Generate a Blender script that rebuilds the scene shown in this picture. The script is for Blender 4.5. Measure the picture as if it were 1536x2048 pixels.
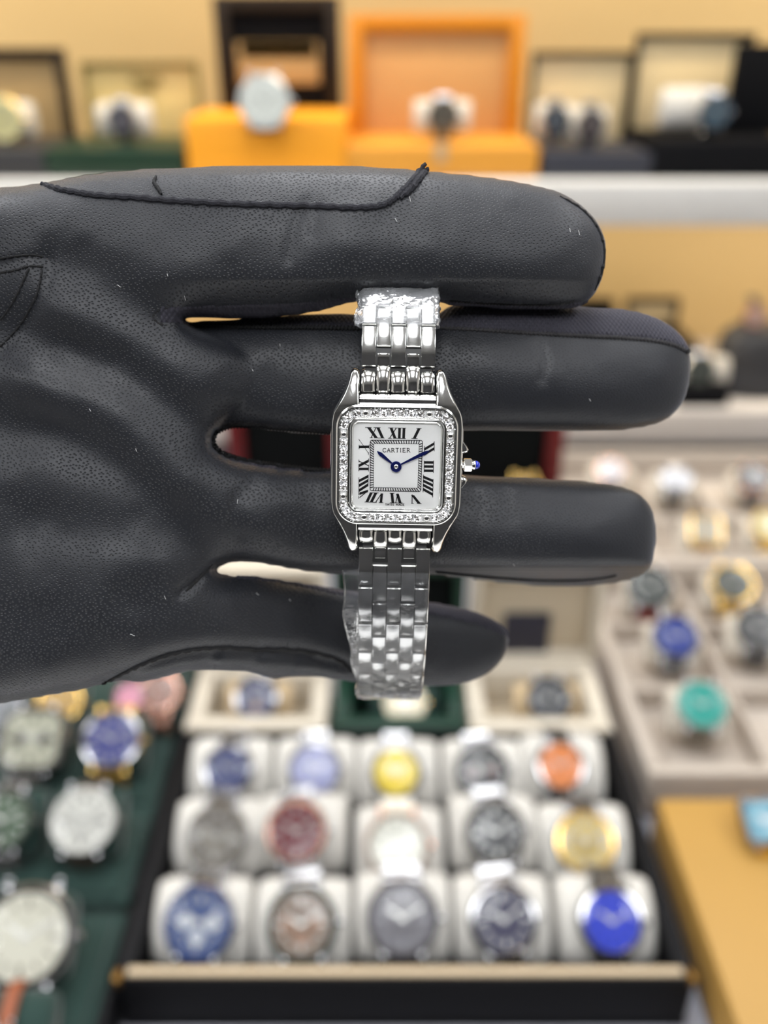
import bpy, bmesh, math, random
import numpy as np
from mathutils import Vector, Matrix
from mathutils.geometry import tessellate_polygon

random.seed(7)
scene = bpy.context.scene
COL = scene.collection
R = math.radians
for o in list(bpy.data.objects):
    bpy.data.objects.remove(o)

# ------------------------------------------------------------------ camera
F = 1750.0                       # focal length in pixels of the 1536x2048 frame
PITCH = R(29.0)
CAM = Vector((0.0, 0.0, 1.45))
FWD = Vector((0, math.cos(PITCH), -math.sin(PITCH)))
UP = Vector((0, math.sin(PITCH), math.cos(PITCH)))
RIGHT = Vector((1, 0, 0))
FOCUS = 0.165
cd = bpy.data.cameras.new('camera')
cam = bpy.data.objects.new('camera', cd)
COL.objects.link(cam)
cam.location = CAM
cam.rotation_euler = (math.pi / 2 - PITCH, 0, 0)
cd.sensor_fit = 'VERTICAL'
cd.sensor_height = 36.0
cd.sensor_width = 27.0
cd.lens = 36.0 * F / 2048.0
cd.clip_start = 0.01
cd.clip_end = 50
cd.dof.use_dof = True
cd.dof.focus_distance = FOCUS
cd.dof.aperture_fstop = 7.4
scene.camera = cam

# ------------------------------------------------------------------ view, world and lights
scene.view_settings.view_transform = 'Standard'
scene.view_settings.look = 'None'
scene.view_settings.exposure = 0.0
scene.view_settings.gamma = 1.0
scene.view_settings.use_curve_mapping = False
world = bpy.data.worlds.new('room_world')
scene.world = world
world.use_nodes = True
world.node_tree.nodes['Background'].inputs[0].default_value = (0.75, 0.8, 0.9, 1)
world.node_tree.nodes['Background'].inputs[1].default_value = 0.15

CEIL = 2.65
PANELS = [(-1.15, -0.75, 6.4), (0.0, -0.75, 6.0), (1.15, -0.75, 5.4),
          (-1.15, 0.25, 3.6), (0.0, 0.25, 2.6), (1.15, 0.25, 1.8),
          (-1.15, 1.0, 9.5), (0.0, 1.0, 6.5), (1.15, 1.0, 3.5)]


def area_light(name, loc, sx, sy, power, color, rot=(0, 0, 0)):
    l = bpy.data.lights.new(name, 'AREA')
    l.shape = 'RECTANGLE'
    l.size, l.size_y, l.energy, l.color = sx, sy, power, color
    o = bpy.data.objects.new(name, l)
    o.location = loc
    o.rotation_euler = rot
    COL.objects.link(o)
    return o


for (x, y, p) in PANELS:
    area_light('ceiling_lamp', (x, y, CEIL - 0.035), 0.56, 0.56, p, (0.95, 0.97, 1.0))
# warm strips tucked behind the front edge of each shelf board
area_light('shelf_strip_lamp', (0, 1.36, 1.202), 2.6, 0.03, 6.0, (1.0, 0.87, 0.66), (R(28), 0, 0))
area_light('shelf_strip_lamp', (0, 1.36, 1.742), 2.6, 0.03, 8.5, (1.0, 0.87, 0.66), (R(22), 0, 0))


# ------------------------------------------------------------------ helpers
def s2l(c):
    return tuple(((v / 255) / 12.92 if v / 255 <= 0.04045 else ((v / 255 + 0.055) / 1.055) ** 2.4) for v in c)


def ray(px, py):
    return FWD + RIGHT * ((px - 768) / F) - UP * ((py - 1024) / F)


def at_z(px, py, z):
    d = ray(px, py)
    return CAM + d * ((z - CAM.z) / d.z)


def at_y(px, py, y):
    d = ray(px, py)
    return CAM + d * ((y - CAM.y) / d.y)


def depth_of(p):
    return (p - CAM).dot(FWD)


MATS = {}


def mat(name, color, rough=0.5, metal=0.0, var=0.06, vscale=40.0, bump=0.0, bscale=300.0, bdist=0.0005,
        coat=0.0, emit=None, estr=0.0, sheen=0.0, spec=None):
    if name in MATS:
        return MATS[name]
    m = bpy.data.materials.new(name)
    m.use_nodes = True
    nt = m.node_tree
    b = nt.nodes['Principled BSDF']
    b.inputs['Roughness'].default_value = rough
    b.inputs['Metallic'].default_value = metal
    tc = nt.nodes.new('ShaderNodeTexCoord')
    n = nt.nodes.new('ShaderNodeTexNoise')
    n.inputs['Scale'].default_value = vscale
    n.inputs['Detail'].default_value = 3
    nt.links.new(tc.outputs['Object'], n.inputs['Vector'])
    mx = nt.nodes.new('ShaderNodeMix')
    mx.data_type = 'RGBA'
    mx.inputs[6].default_value = tuple(max(0, c * (1 - var)) for c in color) + (1,)
    mx.inputs[7].default_value = tuple(min(1, c * (1 + var)) for c in color) + (1,)
    nt.links.new(n.outputs['Fac'], mx.inputs[0])
    nt.links.new(mx.outputs[2], b.inputs['Base Color'])
    if bump > 0:
        n2 = nt.nodes.new('ShaderNodeTexNoise')
        n2.inputs['Scale'].default_value = bscale
        n2.inputs['Detail'].default_value = 4
        nt.links.new(tc.outputs['Object'], n2.inputs['Vector'])
        bp = nt.nodes.new('ShaderNodeBump')
        bp.inputs['Strength'].default_value = bump
        bp.inputs['Distance'].default_value = bdist
        nt.links.new(n2.outputs['Fac'], bp.inputs['Height'])
        nt.links.new(bp.outputs['Normal'], b.inputs['Normal'])
    if coat:
        b.inputs['Coat Weight'].default_value = coat
        b.inputs['Coat Roughness'].default_value = 0.03
    if sheen:
        b.inputs['Sheen Weight'].default_value = sheen
        b.inputs['Sheen Roughness'].default_value = 0.5
    if spec is not None:
        b.inputs['Specular IOR Level'].default_value = spec
    if emit is not None:
        b.inputs['Emission Color'].default_value = tuple(emit) + (1,)
        b.inputs['Emission Strength'].default_value = estr
    MATS[name] = m
    return m


def clear_mat(name, amount=0.9, tint=(1, 1, 1), rough=0.02, milk=0.0, ior=1.45):
    """thin clear sheet: mostly see-through, with a fresnel gloss and an optional milky veil"""
    if name in MATS:
        return MATS[name]
    m = bpy.data.materials.new(name)
    m.use_nodes = True
    nt = m.node_tree
    nt.nodes.remove(nt.nodes['Principled BSDF'])
    out = nt.nodes['Material Output']
    tr = nt.nodes.new('ShaderNodeBsdfTransparent')
    tr.inputs[0].default_value = tuple(tint) + (1,)
    gl = nt.nodes.new('ShaderNodeBsdfGlossy')
    gl.inputs['Roughness'].default_value = rough
    fr = nt.nodes.new('ShaderNodeFresnel')
    fr.inputs['IOR'].default_value = ior
    mul = nt.nodes.new('ShaderNodeMath')
    mul.operation = 'MULTIPLY_ADD'
    mul.inputs[1].default_value = amount
    mul.inputs[2].default_value = 0.0
    nt.links.new(fr.outputs[0], mul.inputs[0])
    mx = nt.nodes.new('ShaderNodeMixShader')
    nt.links.new(mul.outputs[0], mx.inputs[0])
    nt.links.new(tr.outputs[0], mx.inputs[1])
    nt.links.new(gl.outputs[0], mx.inputs[2])
    last = mx
    if milk > 0:
        df = nt.nodes.new('ShaderNodeBsdfDiffuse')
        df.inputs[0].default_value = (0.85, 0.87, 0.9, 1)
        n = nt.nodes.new('ShaderNodeTexNoise')
        n.inputs['Scale'].default_value = 260
        n.inputs['Detail'].default_value = 4
        tc = nt.nodes.new('ShaderNodeTexCoord')
        nt.links.new(tc.outputs['Object'], n.inputs['Vector'])
        m2 = nt.nodes.new('ShaderNodeMath')
        m2.operation = 'MULTIPLY'
        m2.inputs[1].default_value = milk * 2
        nt.links.new(n.outputs['Fac'], m2.inputs[0])
        mx2 = nt.nodes.new('ShaderNodeMixShader')
        nt.links.new(m2.outputs[0], mx2.inputs[0])
        nt.links.new(mx.outputs[0], mx2.inputs[1])
        nt.links.new(df.outputs[0], mx2.inputs[2])
        bp = nt.nodes.new('ShaderNodeBump')
        bp.inputs['Strength'].default_value = 0.5
        bp.inputs['Distance'].default_value = 0.0012
        nt.links.new(n.outputs['Fac'], bp.inputs['Height'])
        nt.links.new(bp.outputs['Normal'], gl.inputs['Normal'])
        last = mx2
    nt.links.new(last.outputs[0], out.inputs['Surface'])
    MATS[name] = m
    return m


def finish(bm, name, m, parent=None, matrix=None, sharp=35.0, label=None):
    bmesh.ops.recalc_face_normals(bm, faces=bm.faces)
    ca = R(sharp)
    for f in bm.faces:
        f.smooth = sharp > 0
    for e in bm.edges:
        if len(e.link_faces) == 2:
            e.smooth = e.calc_face_angle(0) < ca
    me = bpy.data.meshes.new(name)
    bm.to_mesh(me)
    bm.free()
    me.materials.append(m)
    o = bpy.data.objects.new(name, me)
    COL.objects.link(o)
    if parent is not None:
        o.parent = parent
    if matrix is not None:
        o.matrix_world = matrix if parent is None else matrix
    if label:
        o['label'] = label
    return o


def tag(o, label, cat, group=None, kind=None):
    o['label'] = label
    o['category'] = cat
    if group:
        o['group'] = group
    if kind:
        o['kind'] = kind
    return o


def empty(name, mtx=None, label=None, cat=None, group=None):
    o = bpy.data.objects.new(name, None)
    o.empty_display_size = 0.01
    COL.objects.link(o)
    if mtx is not None:
        o.matrix_world = mtx
    if label:
        tag(o, label, cat, group)
    return o


def child_empty(name, parent):
    o = bpy.data.objects.new(name, None)
    o.empty_display_size = 0.01
    COL.objects.link(o)
    o.parent = parent
    return o


def add_box(bm, c, s, bev=0.0, mtx=None, seg=2):
    """box of centre c and size s, with rounded edges"""
    r = bmesh.ops.create_cube(bm, size=1.0)
    vs = r['verts']
    for v in vs:
        v.co = Vector((v.co.x * s[0], v.co.y * s[1], v.co.z * s[2])) + Vector(c)
    if mtx is not None:
        for v in vs:
            v.co = mtx @ v.co
    if bev > 0:
        es = {e for v in vs for e in v.link_edges}
        bmesh.ops.bevel(bm, geom=list(es), offset=bev, segments=seg, profile=0.5, affect='EDGES')


def add_loops(bm, loops, cap0=True, cap1=True, closed=True):
    """skin between loops of equal point count"""
    rows = [[bm.verts.new(p) for p in L] for L in loops]
    n = len(rows[0])
    for a, b in zip(rows[:-1], rows[1:]):
        for i in range(n if closed else n - 1):
            j = (i + 1) % n
            bm.faces.new((a[i], a[j], b[j], b[i]))
    if cap0:
        bm.faces.new(rows[0][::-1])
    if cap1:
        bm.faces.new(rows[-1])
    return rows


def rrect(hw, hh, r, z, n=7):
    r = min(r, hw - 1e-7, hh - 1e-7)
    pts = []
    for (sx, sy, a0) in ((1, 1, 0), (-1, 1, 90), (-1, -1, 180), (1, -1, 270)):
        for k in range(n):
            a = R(a0 + 90 * k / (n - 1))
            pts.append(Vector((sx * (hw - r) + r * math.cos(a), sy * (hh - r) + r * math.sin(a), z)))
    return pts


def circ(r, z, n=40, cx=0.0, cy=0.0):
    return [Vector((cx + r * math.cos(2 * math.pi * k / n), cy + r * math.sin(2 * math.pi * k / n), z)) for k in range(n)]


def add_tube(bm, pts, rad, n=8, flat=None, up=Vector((0, 0, 1)), cap=True):
    pts = [Vector(p) for p in pts]
    loops = []
    for i, p in enumerate(pts):
        a = pts[max(i - 1, 0)]
        b = pts[min(i + 1, len(pts) - 1)]
        t = (b - a).normalized()
        s = t.cross(up)
        s = s.normalized() if s.length > 1e-6 else Vector((1, 0, 0))
        u = s.cross(t).normalized()
        r = rad[i] if isinstance(rad, (list, tuple)) else rad
        fl = 1.0 if flat is None else flat
        loops.append([p + s * (r * math.cos(2 * math.pi * k / n)) + u * (r * fl * math.sin(2 * math.pi * k / n)) for k in range(n)])
    add_loops(bm, loops, cap, cap)


def catmull(pts, sub=6, closed=False):
    pts = [np.array(p, float) for p in pts]
    n = len(pts)
    out = []
    rng = range(n if closed else n - 1)
    for i in rng:
        if closed:
            p0, p1, p2, p3 = pts[(i - 1) % n], pts[i], pts[(i + 1) % n], pts[(i + 2) % n]
        else:
            p0, p1, p2, p3 = pts[max(i - 1, 0)], pts[i], pts[i + 1], pts[min(i + 2, n - 1)]
        # centripetal-like tension for uneven spacing
        d1 = max(np.linalg.norm(p1 - p0), 1e-6) ** 0.5
        d2 = max(np.linalg.norm(p2 - p1), 1e-6) ** 0.5
        d3 = max(np.linalg.norm(p3 - p2), 1e-6) ** 0.5
        m1 = (p2 - p1) if d1 < 1e-2 else (p1 - p0) / d1 - (p2 - p0) / (d1 + d2) + (p2 - p1) / d2
        m2 = (p2 - p1) if d3 < 1e-2 else (p2 - p1) / d2 - (p3 - p1) / (d2 + d3) + (p3 - p2) / d3
        if d1 >= 1e-2:
            m1 = m1 * d2
        if d3 >= 1e-2:
            m2 = m2 * d2
        for k in range(sub):
            t = k / sub
            h00 = 2 * t ** 3 - 3 * t ** 2 + 1
            h10 = t ** 3 - 2 * t ** 2 + t
            h01 = -2 * t ** 3 + 3 * t ** 2
            h11 = t ** 3 - t ** 2
            out.append(h00 * p1 + h10 * m1 + h01 * p2 + h11 * m2)
    if not closed:
        out.append(pts[-1])
    return np.array(out)


# frame of the hand and the watch: x right, y up, z towards the camera, origin on the optical axis where the watch is held
HM = Matrix(((RIGHT.x, UP.x, -FWD.x, 0), (RIGHT.y, UP.y, -FWD.y, 0), (RIGHT.z, UP.z, -FWD.z, 0), (0, 0, 0, 1)))
HM.translation = CAM + FWD * FOCUS


def hp(px, py, h):
    """point of the hand frame seen at (px, py) and standing h mm in front of the focus plane"""
    D = FOCUS - h * 0.001
    return Vector(((px - 768) / F * D, (1024 - py) / F * D, h * 0.001))

# ------------------------------------------------------------------ the room
M_wall = mat('wall_paint', (0.62, 0.6, 0.56), 0.8, bump=0.1, bscale=80)
M_dark = mat('dark_wall_paint', (0.028, 0.028, 0.031), 0.8, bump=0.1, bscale=80)
M_ceil = mat('ceiling_paint', (0.36, 0.36, 0.36), 0.85)
M_floor = mat('floor_tile', (0.80, 0.79, 0.77), 0.3)
M_counter = mat('counter_grey', s2l((150, 151, 160)), 0.4, bump=0.05, bscale=500)
X0, X1, Y0, Y1 = -2.2, 2.2, -1.9, 1.66


def slab(name, c, s, m, kind='structure', bev=0.0):
    bm = bmesh.new()
    add_box(bm, c, s, bev)
    o = finish(bm, name, m)
    if kind:
        o['kind'] = kind
    return o


slab('floor', ((X0 + X1) / 2, (Y0 + Y1) / 2, -0.05), (X1 - X0 + 0.2, Y1 - Y0 + 0.2, 0.1), M_floor)
slab('ceiling', ((X0 + X1) / 2, (Y0 + Y1) / 2, CEIL + 0.05), (X1 - X0 + 0.2, Y1 - Y0 + 0.2, 0.1), M_ceil)
slab('wall_back', (0, Y1 + 0.05, CEIL / 2), (X1 - X0 + 0.2, 0.1, CEIL), M_wall)
slab('wall_front', (0, Y0 - 0.05, CEIL / 2), (X1 - X0 + 0.2, 0.1, CEIL), M_dark)
slab('wall_left', (X0 - 0.05, (Y0 + Y1) / 2, CEIL / 2), (0.1, Y1 - Y0, CEIL), M_wall)
slab('wall_right', (X1 + 0.05, (Y0 + Y1) / 2, CEIL / 2), (0.1, Y1 - Y0, CEIL), M_wall)

M_frame_w = mat('lamp_frame_white', (0.8, 0.8, 0.8), 0.5)
M_diff = mat('lamp_diffuser', (0.9, 0.9, 0.9), 0.6, emit=(0.97, 0.98, 1.0), estr=5.0)
for i, (x, y, p) in enumerate(PANELS):
    t = empty('ceiling_light', Matrix.Translation((x, y, CEIL - 0.02)),
              'square white ceiling panel lamp above the shop counter', 'ceiling light', 'ceiling panel lamps')
    bm = bmesh.new()
    for (cx, cy, sx, sy) in ((0, 0.3, 0.64, 0.04), (0, -0.3, 0.64, 0.04), (0.3, 0, 0.04, 0.56), (-0.3, 0, 0.04, 0.56)):
        add_box(bm, (cx, cy, 0), (sx, sy, 0.03), 0.003)
    finish(bm, 'frame', M_frame_w, t)
    bm = bmesh.new()
    add_box(bm, (0, 0, 0.005), (0.56, 0.56, 0.01))
    finish(bm, 'diffuser', M_diff, t)

# counter: worktop on a cabinet
COUNTER = 0.845
bm = bmesh.new()
add_box(bm, (0, 0.80, COUNTER - 0.02), (3.2, 1.0, 0.04), 0.004)
ct = finish(bm, 'display_counter', M_counter)
tag(ct, 'long grey shop counter carrying the watch trays and boxes', 'counter')
bm = bmesh.new()
add_box(bm, (0, 0.82, (COUNTER - 0.04) / 2), (3.1, 0.92, COUNTER - 0.045))
finish(bm, 'cabinet_body', mat('cabinet_white', (0.6, 0.59, 0.57), 0.5), ct)

# shelving unit behind the counter
M_tan = mat('shelf_back_tan', s2l((202, 175, 126)), 0.6, var=0.05, vscale=3)
M_lip = mat('shelf_board_white', s2l((210, 208, 203)), 0.5)
M_low = mat('shelf_board_beige', s2l((202, 193, 183)), 0.5)
YF = 1.26
UZ1 = at_y(1300, 366, YF).z       # upper shelf: top of the board
UZ0 = at_y(1300, 452, YF).z
LZ1 = at_y(1300, 822, YF).z
LZ0 = at_y(1300, 886, YF).z
sh = empty('display_shelving', Matrix.Translation((0, 1.45, LZ0)),
           'wall shelving with tan back panel and white boards full of open watch boxes', 'shelving')
SO = Vector((0, 1.45, LZ0))


def shelf_part(name, c, s, m, bev=0.002, label=None):
    bm = bmesh.new()
    add_box(bm, Vector(c) - SO, s, bev)
    return finish(bm, name, m, sh, label=label)


shelf_part('back_panel', (0, 1.635, 1.5), (2.9, 0.03, 1.36), M_tan, label='tan back panel')
shelf_part('shelf_board', (0, (YF + 1.62) / 2, (UZ0 + UZ1) / 2), (2.9, 1.62 - YF, UZ1 - UZ0), M_lip, label='upper white shelf board')
shelf_part('shelf_board', (0, (YF + 1.62) / 2, (LZ0 + LZ1) / 2), (2.9, 1.62 - YF, LZ1 - LZ0), M_low, label='lower beige shelf board')
shelf_part('shelf_board', (0, (YF + 1.62) / 2, 1.775), (2.9, 1.62 - YF, 0.05), M_lip)
for sx in (-1, 1):
    shelf_part('side_panel', (sx * 1.44, (YF + 1.62) / 2, 1.36), (0.03, 1.62 - YF - 0.01, 1.0), M_lip)
shelf_part('kick_strip', (0, 1.40, (COUNTER + LZ0) / 2), (2.86, 0.1, LZ0 - COUNTER - 0.001), M_dark)

# unseen white table, added below the view to brighten the reflections in the bracelet
tb = empty('reflector_table', Matrix.Translation((0, -0.22, 0)), 'white reflector table added out of view on the customer side of the counter', 'table')
M_tab = mat('white_table_laminate', (0.88, 0.87, 0.85), 0.4)
bm = bmesh.new()
add_box(bm, (0, 0, 0.92), (1.3, 0.66, 0.03), 0.004)
finish(bm, 'table_top', M_tab, tb)
for sx in (-1, 1):
    for sy in (-1, 1):
        bm = bmesh.new()
        add_box(bm, (sx * 0.6, sy * 0.28, 0.4525), (0.04, 0.04, 0.903), 0.004)
        finish(bm, 'leg', M_tab, tb)

# ------------------------------------------------------------------ the gloved hand: one implicit surface, meshed by surface nets
PX = 1000 * FOCUS / F            # mm per pixel at the focus plane
GS = 6                           # grid step, pixels
ZS = 0.6                         # grid step, mm
gx = np.arange(-1100, 1452, GS, dtype=np.float32)
gy = np.arange(56, 1500, GS, dtype=np.float32)
gz = np.arange(-62, 26, ZS, dtype=np.float32)
GX, GY = np.meshgrid(gx, gy, indexing='ij')


def seg_dist(pts, closed):
    P = np.array(pts, np.float32)
    best = np.full(GX.shape, 1e9, np.float32)
    n = len(P)
    for i in range(n if closed else n - 1):
        a, b = P[i], P[(i + 1) % n]
        d = b - a
        L = float(d @ d) + 1e-9
        t = np.clip(((GX - a[0]) * d[0] + (GY - a[1]) * d[1]) / L, 0, 1)
        q = (GX - a[0] - t * d[0]) ** 2 + (GY - a[1] - t * d[1]) ** 2
        best = np.minimum(best, q)
    return np.sqrt(best)


def inside(pts):
    P = np.array(pts, np.float32)
    ins = np.zeros(GX.shape, bool)
    n = len(P)
    for i in range(n):
        a, b = P[i], P[(i + 1) % n]
        if a[1] == b[1]:
            continue
        c = ((a[1] > GY) != (b[1] > GY)) & (GX < (b[0] - a[0]) * (GY - a[1]) / (b[1] - a[1]) + a[0])
        ins ^= c
    return ins


def inflate(pts, c=1.6):
    """soft round thickness^2 over an outline (a membrane blown up over it), zero on the outline and negative outside"""
    d = seg_dist(pts, True) * PX
    ins = inside(pts)
    sd = np.where(ins, d, -d)
    u = None
    for f in (8, 4, 2, 1):
        m = ins[::f, ::f]
        h2 = (GS * PX * f) ** 2
        if u is None:
            v = np.zeros(m.shape, np.float32)
        else:
            v = np.repeat(np.repeat(u, 2, 0), 2, 1)[:m.shape[0], :m.shape[1]]
            if v.shape != m.shape:
                v = np.pad(v, ((0, m.shape[0] - v.shape[0]), (0, m.shape[1] - v.shape[1])), mode='edge')
        v = np.where(m, v, 0)
        for _ in range(900 if f == 8 else 260):
            w = np.zeros_like(v)
            w[1:-1, 1:-1] = 0.25 * (v[2:, 1:-1] + v[:-2, 1:-1] + v[1:-1, 2:] + v[1:-1, :-2] + c * h2)
            v = np.where(m, w, 0)
        u = v
    r = np.where(sd > 1.3, u / np.maximum(sd, 1e-3), 0)
    fix = sd > 1.3
    rr = np.where(fix, r, 14.0).astype(np.float32)
    near = sd > -4
    for _ in range(60):
        w = rr.copy()
        w[1:-1, 1:-1] = 0.25 * (rr[2:, 1:-1] + rr[:-2, 1:-1] + rr[1:-1, 2:] + rr[1:-1, :-2])
        rr = np.where(fix, r, np.where(near, w, 14.0))
    return rr * sd


# outlines (closed): palm with index, ring and little finger; the middle finger on its own, behind the index
OUT_A = catmull([
    (-1120, 545), (-900, 540), (-760, 500), (-600, 440), (-400, 410), (-200, 392), (0, 374), (90, 364), (170, 349), (280, 338),
    (420, 332), (600, 330), (750, 333), (850, 341), (960, 352), (1060, 368), (1125, 386), (1170, 416), (1200, 452),
    (1213, 490), (1211, 530), (1199, 572), (1176, 602), (1140, 616), (1060, 617), (960, 613), (905, 610), (885, 604), (860, 599), (780, 597),
    (735, 599), (690, 606), (645, 619), (590, 628), (520, 635), (450, 637), (400, 633), (385, 633), (372, 636), (367, 639), (372, 643), (392, 656), (450, 676), (520, 715), (545, 755), (520, 800), (460, 842), (430, 872), (430, 890), (446, 906),
    (485, 922), (560, 933), (660, 941), (800, 946), (940, 950), (1060, 955), (1160, 961), (1235, 970), (1283, 990),
    (1306, 1022), (1313, 1062), (1309, 1110), (1296, 1146), (1262, 1161), (1200, 1171), (1110, 1174), (1010, 1168), (900, 1155),
    (800, 1150), (690, 1151), (600, 1141), (530, 1129), (478, 1124), (450, 1130), (432, 1140), (450, 1147), (510, 1153), (600, 1166),
    (700, 1182), (800, 1197), (890, 1210), (960, 1228), (1004, 1252), (1018, 1276), (1010, 1312), (982, 1344),
    (930, 1367), (860, 1374), (780, 1368), (700, 1364), (650, 1357), (600, 1354), (545, 1358), (505, 1346), (460, 1344), (420, 1341), (370, 1345), (325, 1356), (290, 1364), (230, 1364),
    (165, 1380), (100, 1391), (0, 1408), (-200, 1425), (-400, 1420), (-560, 1375), (-700, 1290), (-820, 1215), (-950, 1190), (-1120, 1190)], 5, True)
OUT_B = catmull([
    (40, 700), (200, 655), (320, 650), (400, 644), (445, 642), (500, 637), (560, 633), (620, 630), (690, 628), (730, 633), (800, 634), (870, 632), (905, 612), (1000, 610), (1100, 611), (1190, 616),
    (1260, 622), (1318, 640), (1362, 672), (1381, 712), (1380, 760), (1366, 806), (1332, 840), (1275, 857),
    (1190, 863), (1080, 864), (960, 862), (800, 868), (660, 871), (580, 866), (500, 857), (452, 858), (420, 866), (330, 860), (180, 845), (50, 800)], 5, True)

uA = inflate(OUT_A)
uB = inflate(OUT_B)


def lin(v, xs, ys):
    return np.interp(v, xs, ys).astype(np.float32)


def smooth01(v, a, b):
    t = np.clip((v - a) / (b - a), 0, 1)
    return t * t * (3 - 2 * t)


# where the middle plane of the hand lies, mm in front of the focus plane
finger_z = lin(GY, [250, 560, 640, 930, 1120, 1170, 1280, 1500], [-9, -9, -15, -20.5, -21.5, -25, -26, -26])
palm_z = lin(GY, [250, 480, 700, 1000, 1250, 1500], [-10, -12.5, -15, -16, -17, -18])
w = smooth01(GX, 180, 620)
zA = palm_z * (1 - w) + finger_z * w
zA = zA - smooth01(GY, 1130, 1170) * (smooth01(GX, 420, 760) * 10.5 + smooth01(GX, 700, 1020) * 8)
zA = zA - (1 - smooth01(GY, 560, 640)) * smooth01(GX, 800, 1250) * 3
zA = zA - smooth01(GY, 900, 930) * (1 - smooth01(GY, 1130, 1170)) * smooth01(GX, 900, 1320) * 3
zB = -15.5 * (1 - smooth01(GX, 250, 600)) - 18.5 * smooth01(GX, 250, 600) - smooth01(GX, 900, 1380) * 4

# folds and hollows of the leather on the palm side: (polyline, depth mm, width px)
FOLDS = [
    ([(330, 632), (270, 600), (190, 556), (110, 520)], 2.4, 38),
    ([(425, 880), (340, 800), (250, 735), (120, 690), (20, 665)], 3.0, 44),
    ([(430, 1130), (350, 1040), (270, 950), (160, 880), (0, 850)], 3.2, 44),
    ([(430, 1130), (385, 1165), (360, 1185)], 1.2, 9),
    ([(440, 1120), (330, 1090), (210, 1060), (60, 1040)], 1.6, 40),
    ([(215, 1372), (260, 1345), (330, 1316), (400, 1303), (470, 1300), (600, 1306), (690, 1332)], 1.5, 16),
    ([(250, 1200), (180, 1280), (150, 1380)], 0.9, 26),
    ([(300, 1180), (420, 1230), (520, 1240)], 0.7, 30),
    ([(615, 400), (590, 450), (575, 520)], 0.5, 9),
    ([(640, 405), (622, 470)], 0.35, 8),
    ([(505, 960), (470, 1010), (480, 1070)], 0.8, 18),
    ([(1078, 690), (1090, 720), (1086, 760)], 0.5, 10),
    ([(940, 965), (960, 1010), (950, 1080)], 0.35, 10),
    ([(1010, 980), (1025, 1040)], 0.3, 9),
    ([(0, 530), (60, 516), (100, 520), (84, 590), (44, 655), (0, 705)], 0.4, 10),
    ([(520, 1306), (510, 1335), (515, 1355)], 0.5, 10), ([(590, 1310), (592, 1350)], 0.5, 9),
    ([(640, 1318), (645, 1356)], 0.5, 9), ([(430, 1305), (415, 1340)], 0.5, 10),
]
MOUNDS = [
    ([(460, 470), (420, 520)], 0.9, 60), ([(520, 700), (450, 720)], 1.0, 60), ([(560, 1000), (520, 1060)], 0.8, 40),
    ([(380, 770), (250, 690), (120, 630)], 1.0, 40), ([(350, 960), (200, 830), (60, 770)], 1.4, 50), ([(200, 1240), (100, 1330)], 1.2, 60),
    ([(700, 480), (1100, 500)], 0.5, 60), ([(980, 740), (1200, 760)], 0.5, 60), ([(900, 1090), (1200, 1080)], 0.5, 50),
    ([(300, 1130), (80, 1180)], 0.8, 70),
]
relief = np.zeros(GX.shape, np.float32)
for pts, dep, wid in FOLDS:
    big_ = wid > 25
    relief -= dep * (0.7 if big_ else 1.0) * np.exp(-(seg_dist(catmull(pts, 5), False) / (wid * (1.45 if big_ else 1.0))) ** 2)
for pts, dep, wid in MOUNDS:
    relief += dep * np.exp(-(seg_dist(catmull(pts, 5), False) / wid) ** 2)
rng = np.random.default_rng(5)


def value_noise(step, amp):
    nx_, ny_ = int(3000 / step) + 3, int(1500 / step) + 3
    g = rng.normal(size=(nx_, ny_)).astype(np.float32)
    X = (GX + 1200) / step
    Y = (GY - 100) / step
    i, j = X.astype(int), Y.astype(int)
    fx, fy = X - i, Y - j
    fx = fx * fx * (3 - 2 * fx)
    fy = fy * fy * (3 - 2 * fy)
    return amp * (g[i, j] * (1 - fx) * (1 - fy) + g[i + 1, j] * fx * (1 - fy) + g[i, j + 1] * (1 - fx) * fy + g[i + 1, j + 1] * fx * fy)


relief += value_noise(90, 0.16) + value_noise(36, 0.07)


def thick(u, T):
    t = np.sqrt(np.maximum(u, 0))
    return T * np.tanh(t / T)


tA, tB = thick(uA, 15.0), thick(uB, 15.0)
calm = np.clip(tA / 6, 0, 1)
fA = np.maximum(tA + relief * calm, 0.02 * tA)
fB = np.maximum(tB + relief * np.clip(tB / 6, 0, 1), 0.02 * tB)


def field(u, tf, tb, z0):
    Z = gz[None, None, :]
    dz = Z - z0[:, :, None]
    te = np.where(dz > 0, tf[:, :, None], tb[:, :, None])
    g = np.where(u[:, :, None] > 0, te * te, u[:, :, None]) - dz * dz
    return (g / (2 * (1 + te))).astype(np.float32)


def smax(a, b, k):
    h = np.clip(0.5 + 0.5 * (a - b) / k, 0, 1)
    return b * (1 - h) + a * h + k * h * (1 - h)


FA = field(uA, fA, tA, zA)
FB = field(uB, fB, tB, zB)
kb = (4.0 * (1 - smooth01(GX, 400, 580)) * smooth01(GY, 660, 710) * (1 - smooth01(GY, 805, 850)) + 2.0 * (1 - smooth01(GX, 250, 380)) + 0.25)[:, :, None].astype(np.float32)
FV = smax(FA, FB, kb)
del FA, FB
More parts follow.
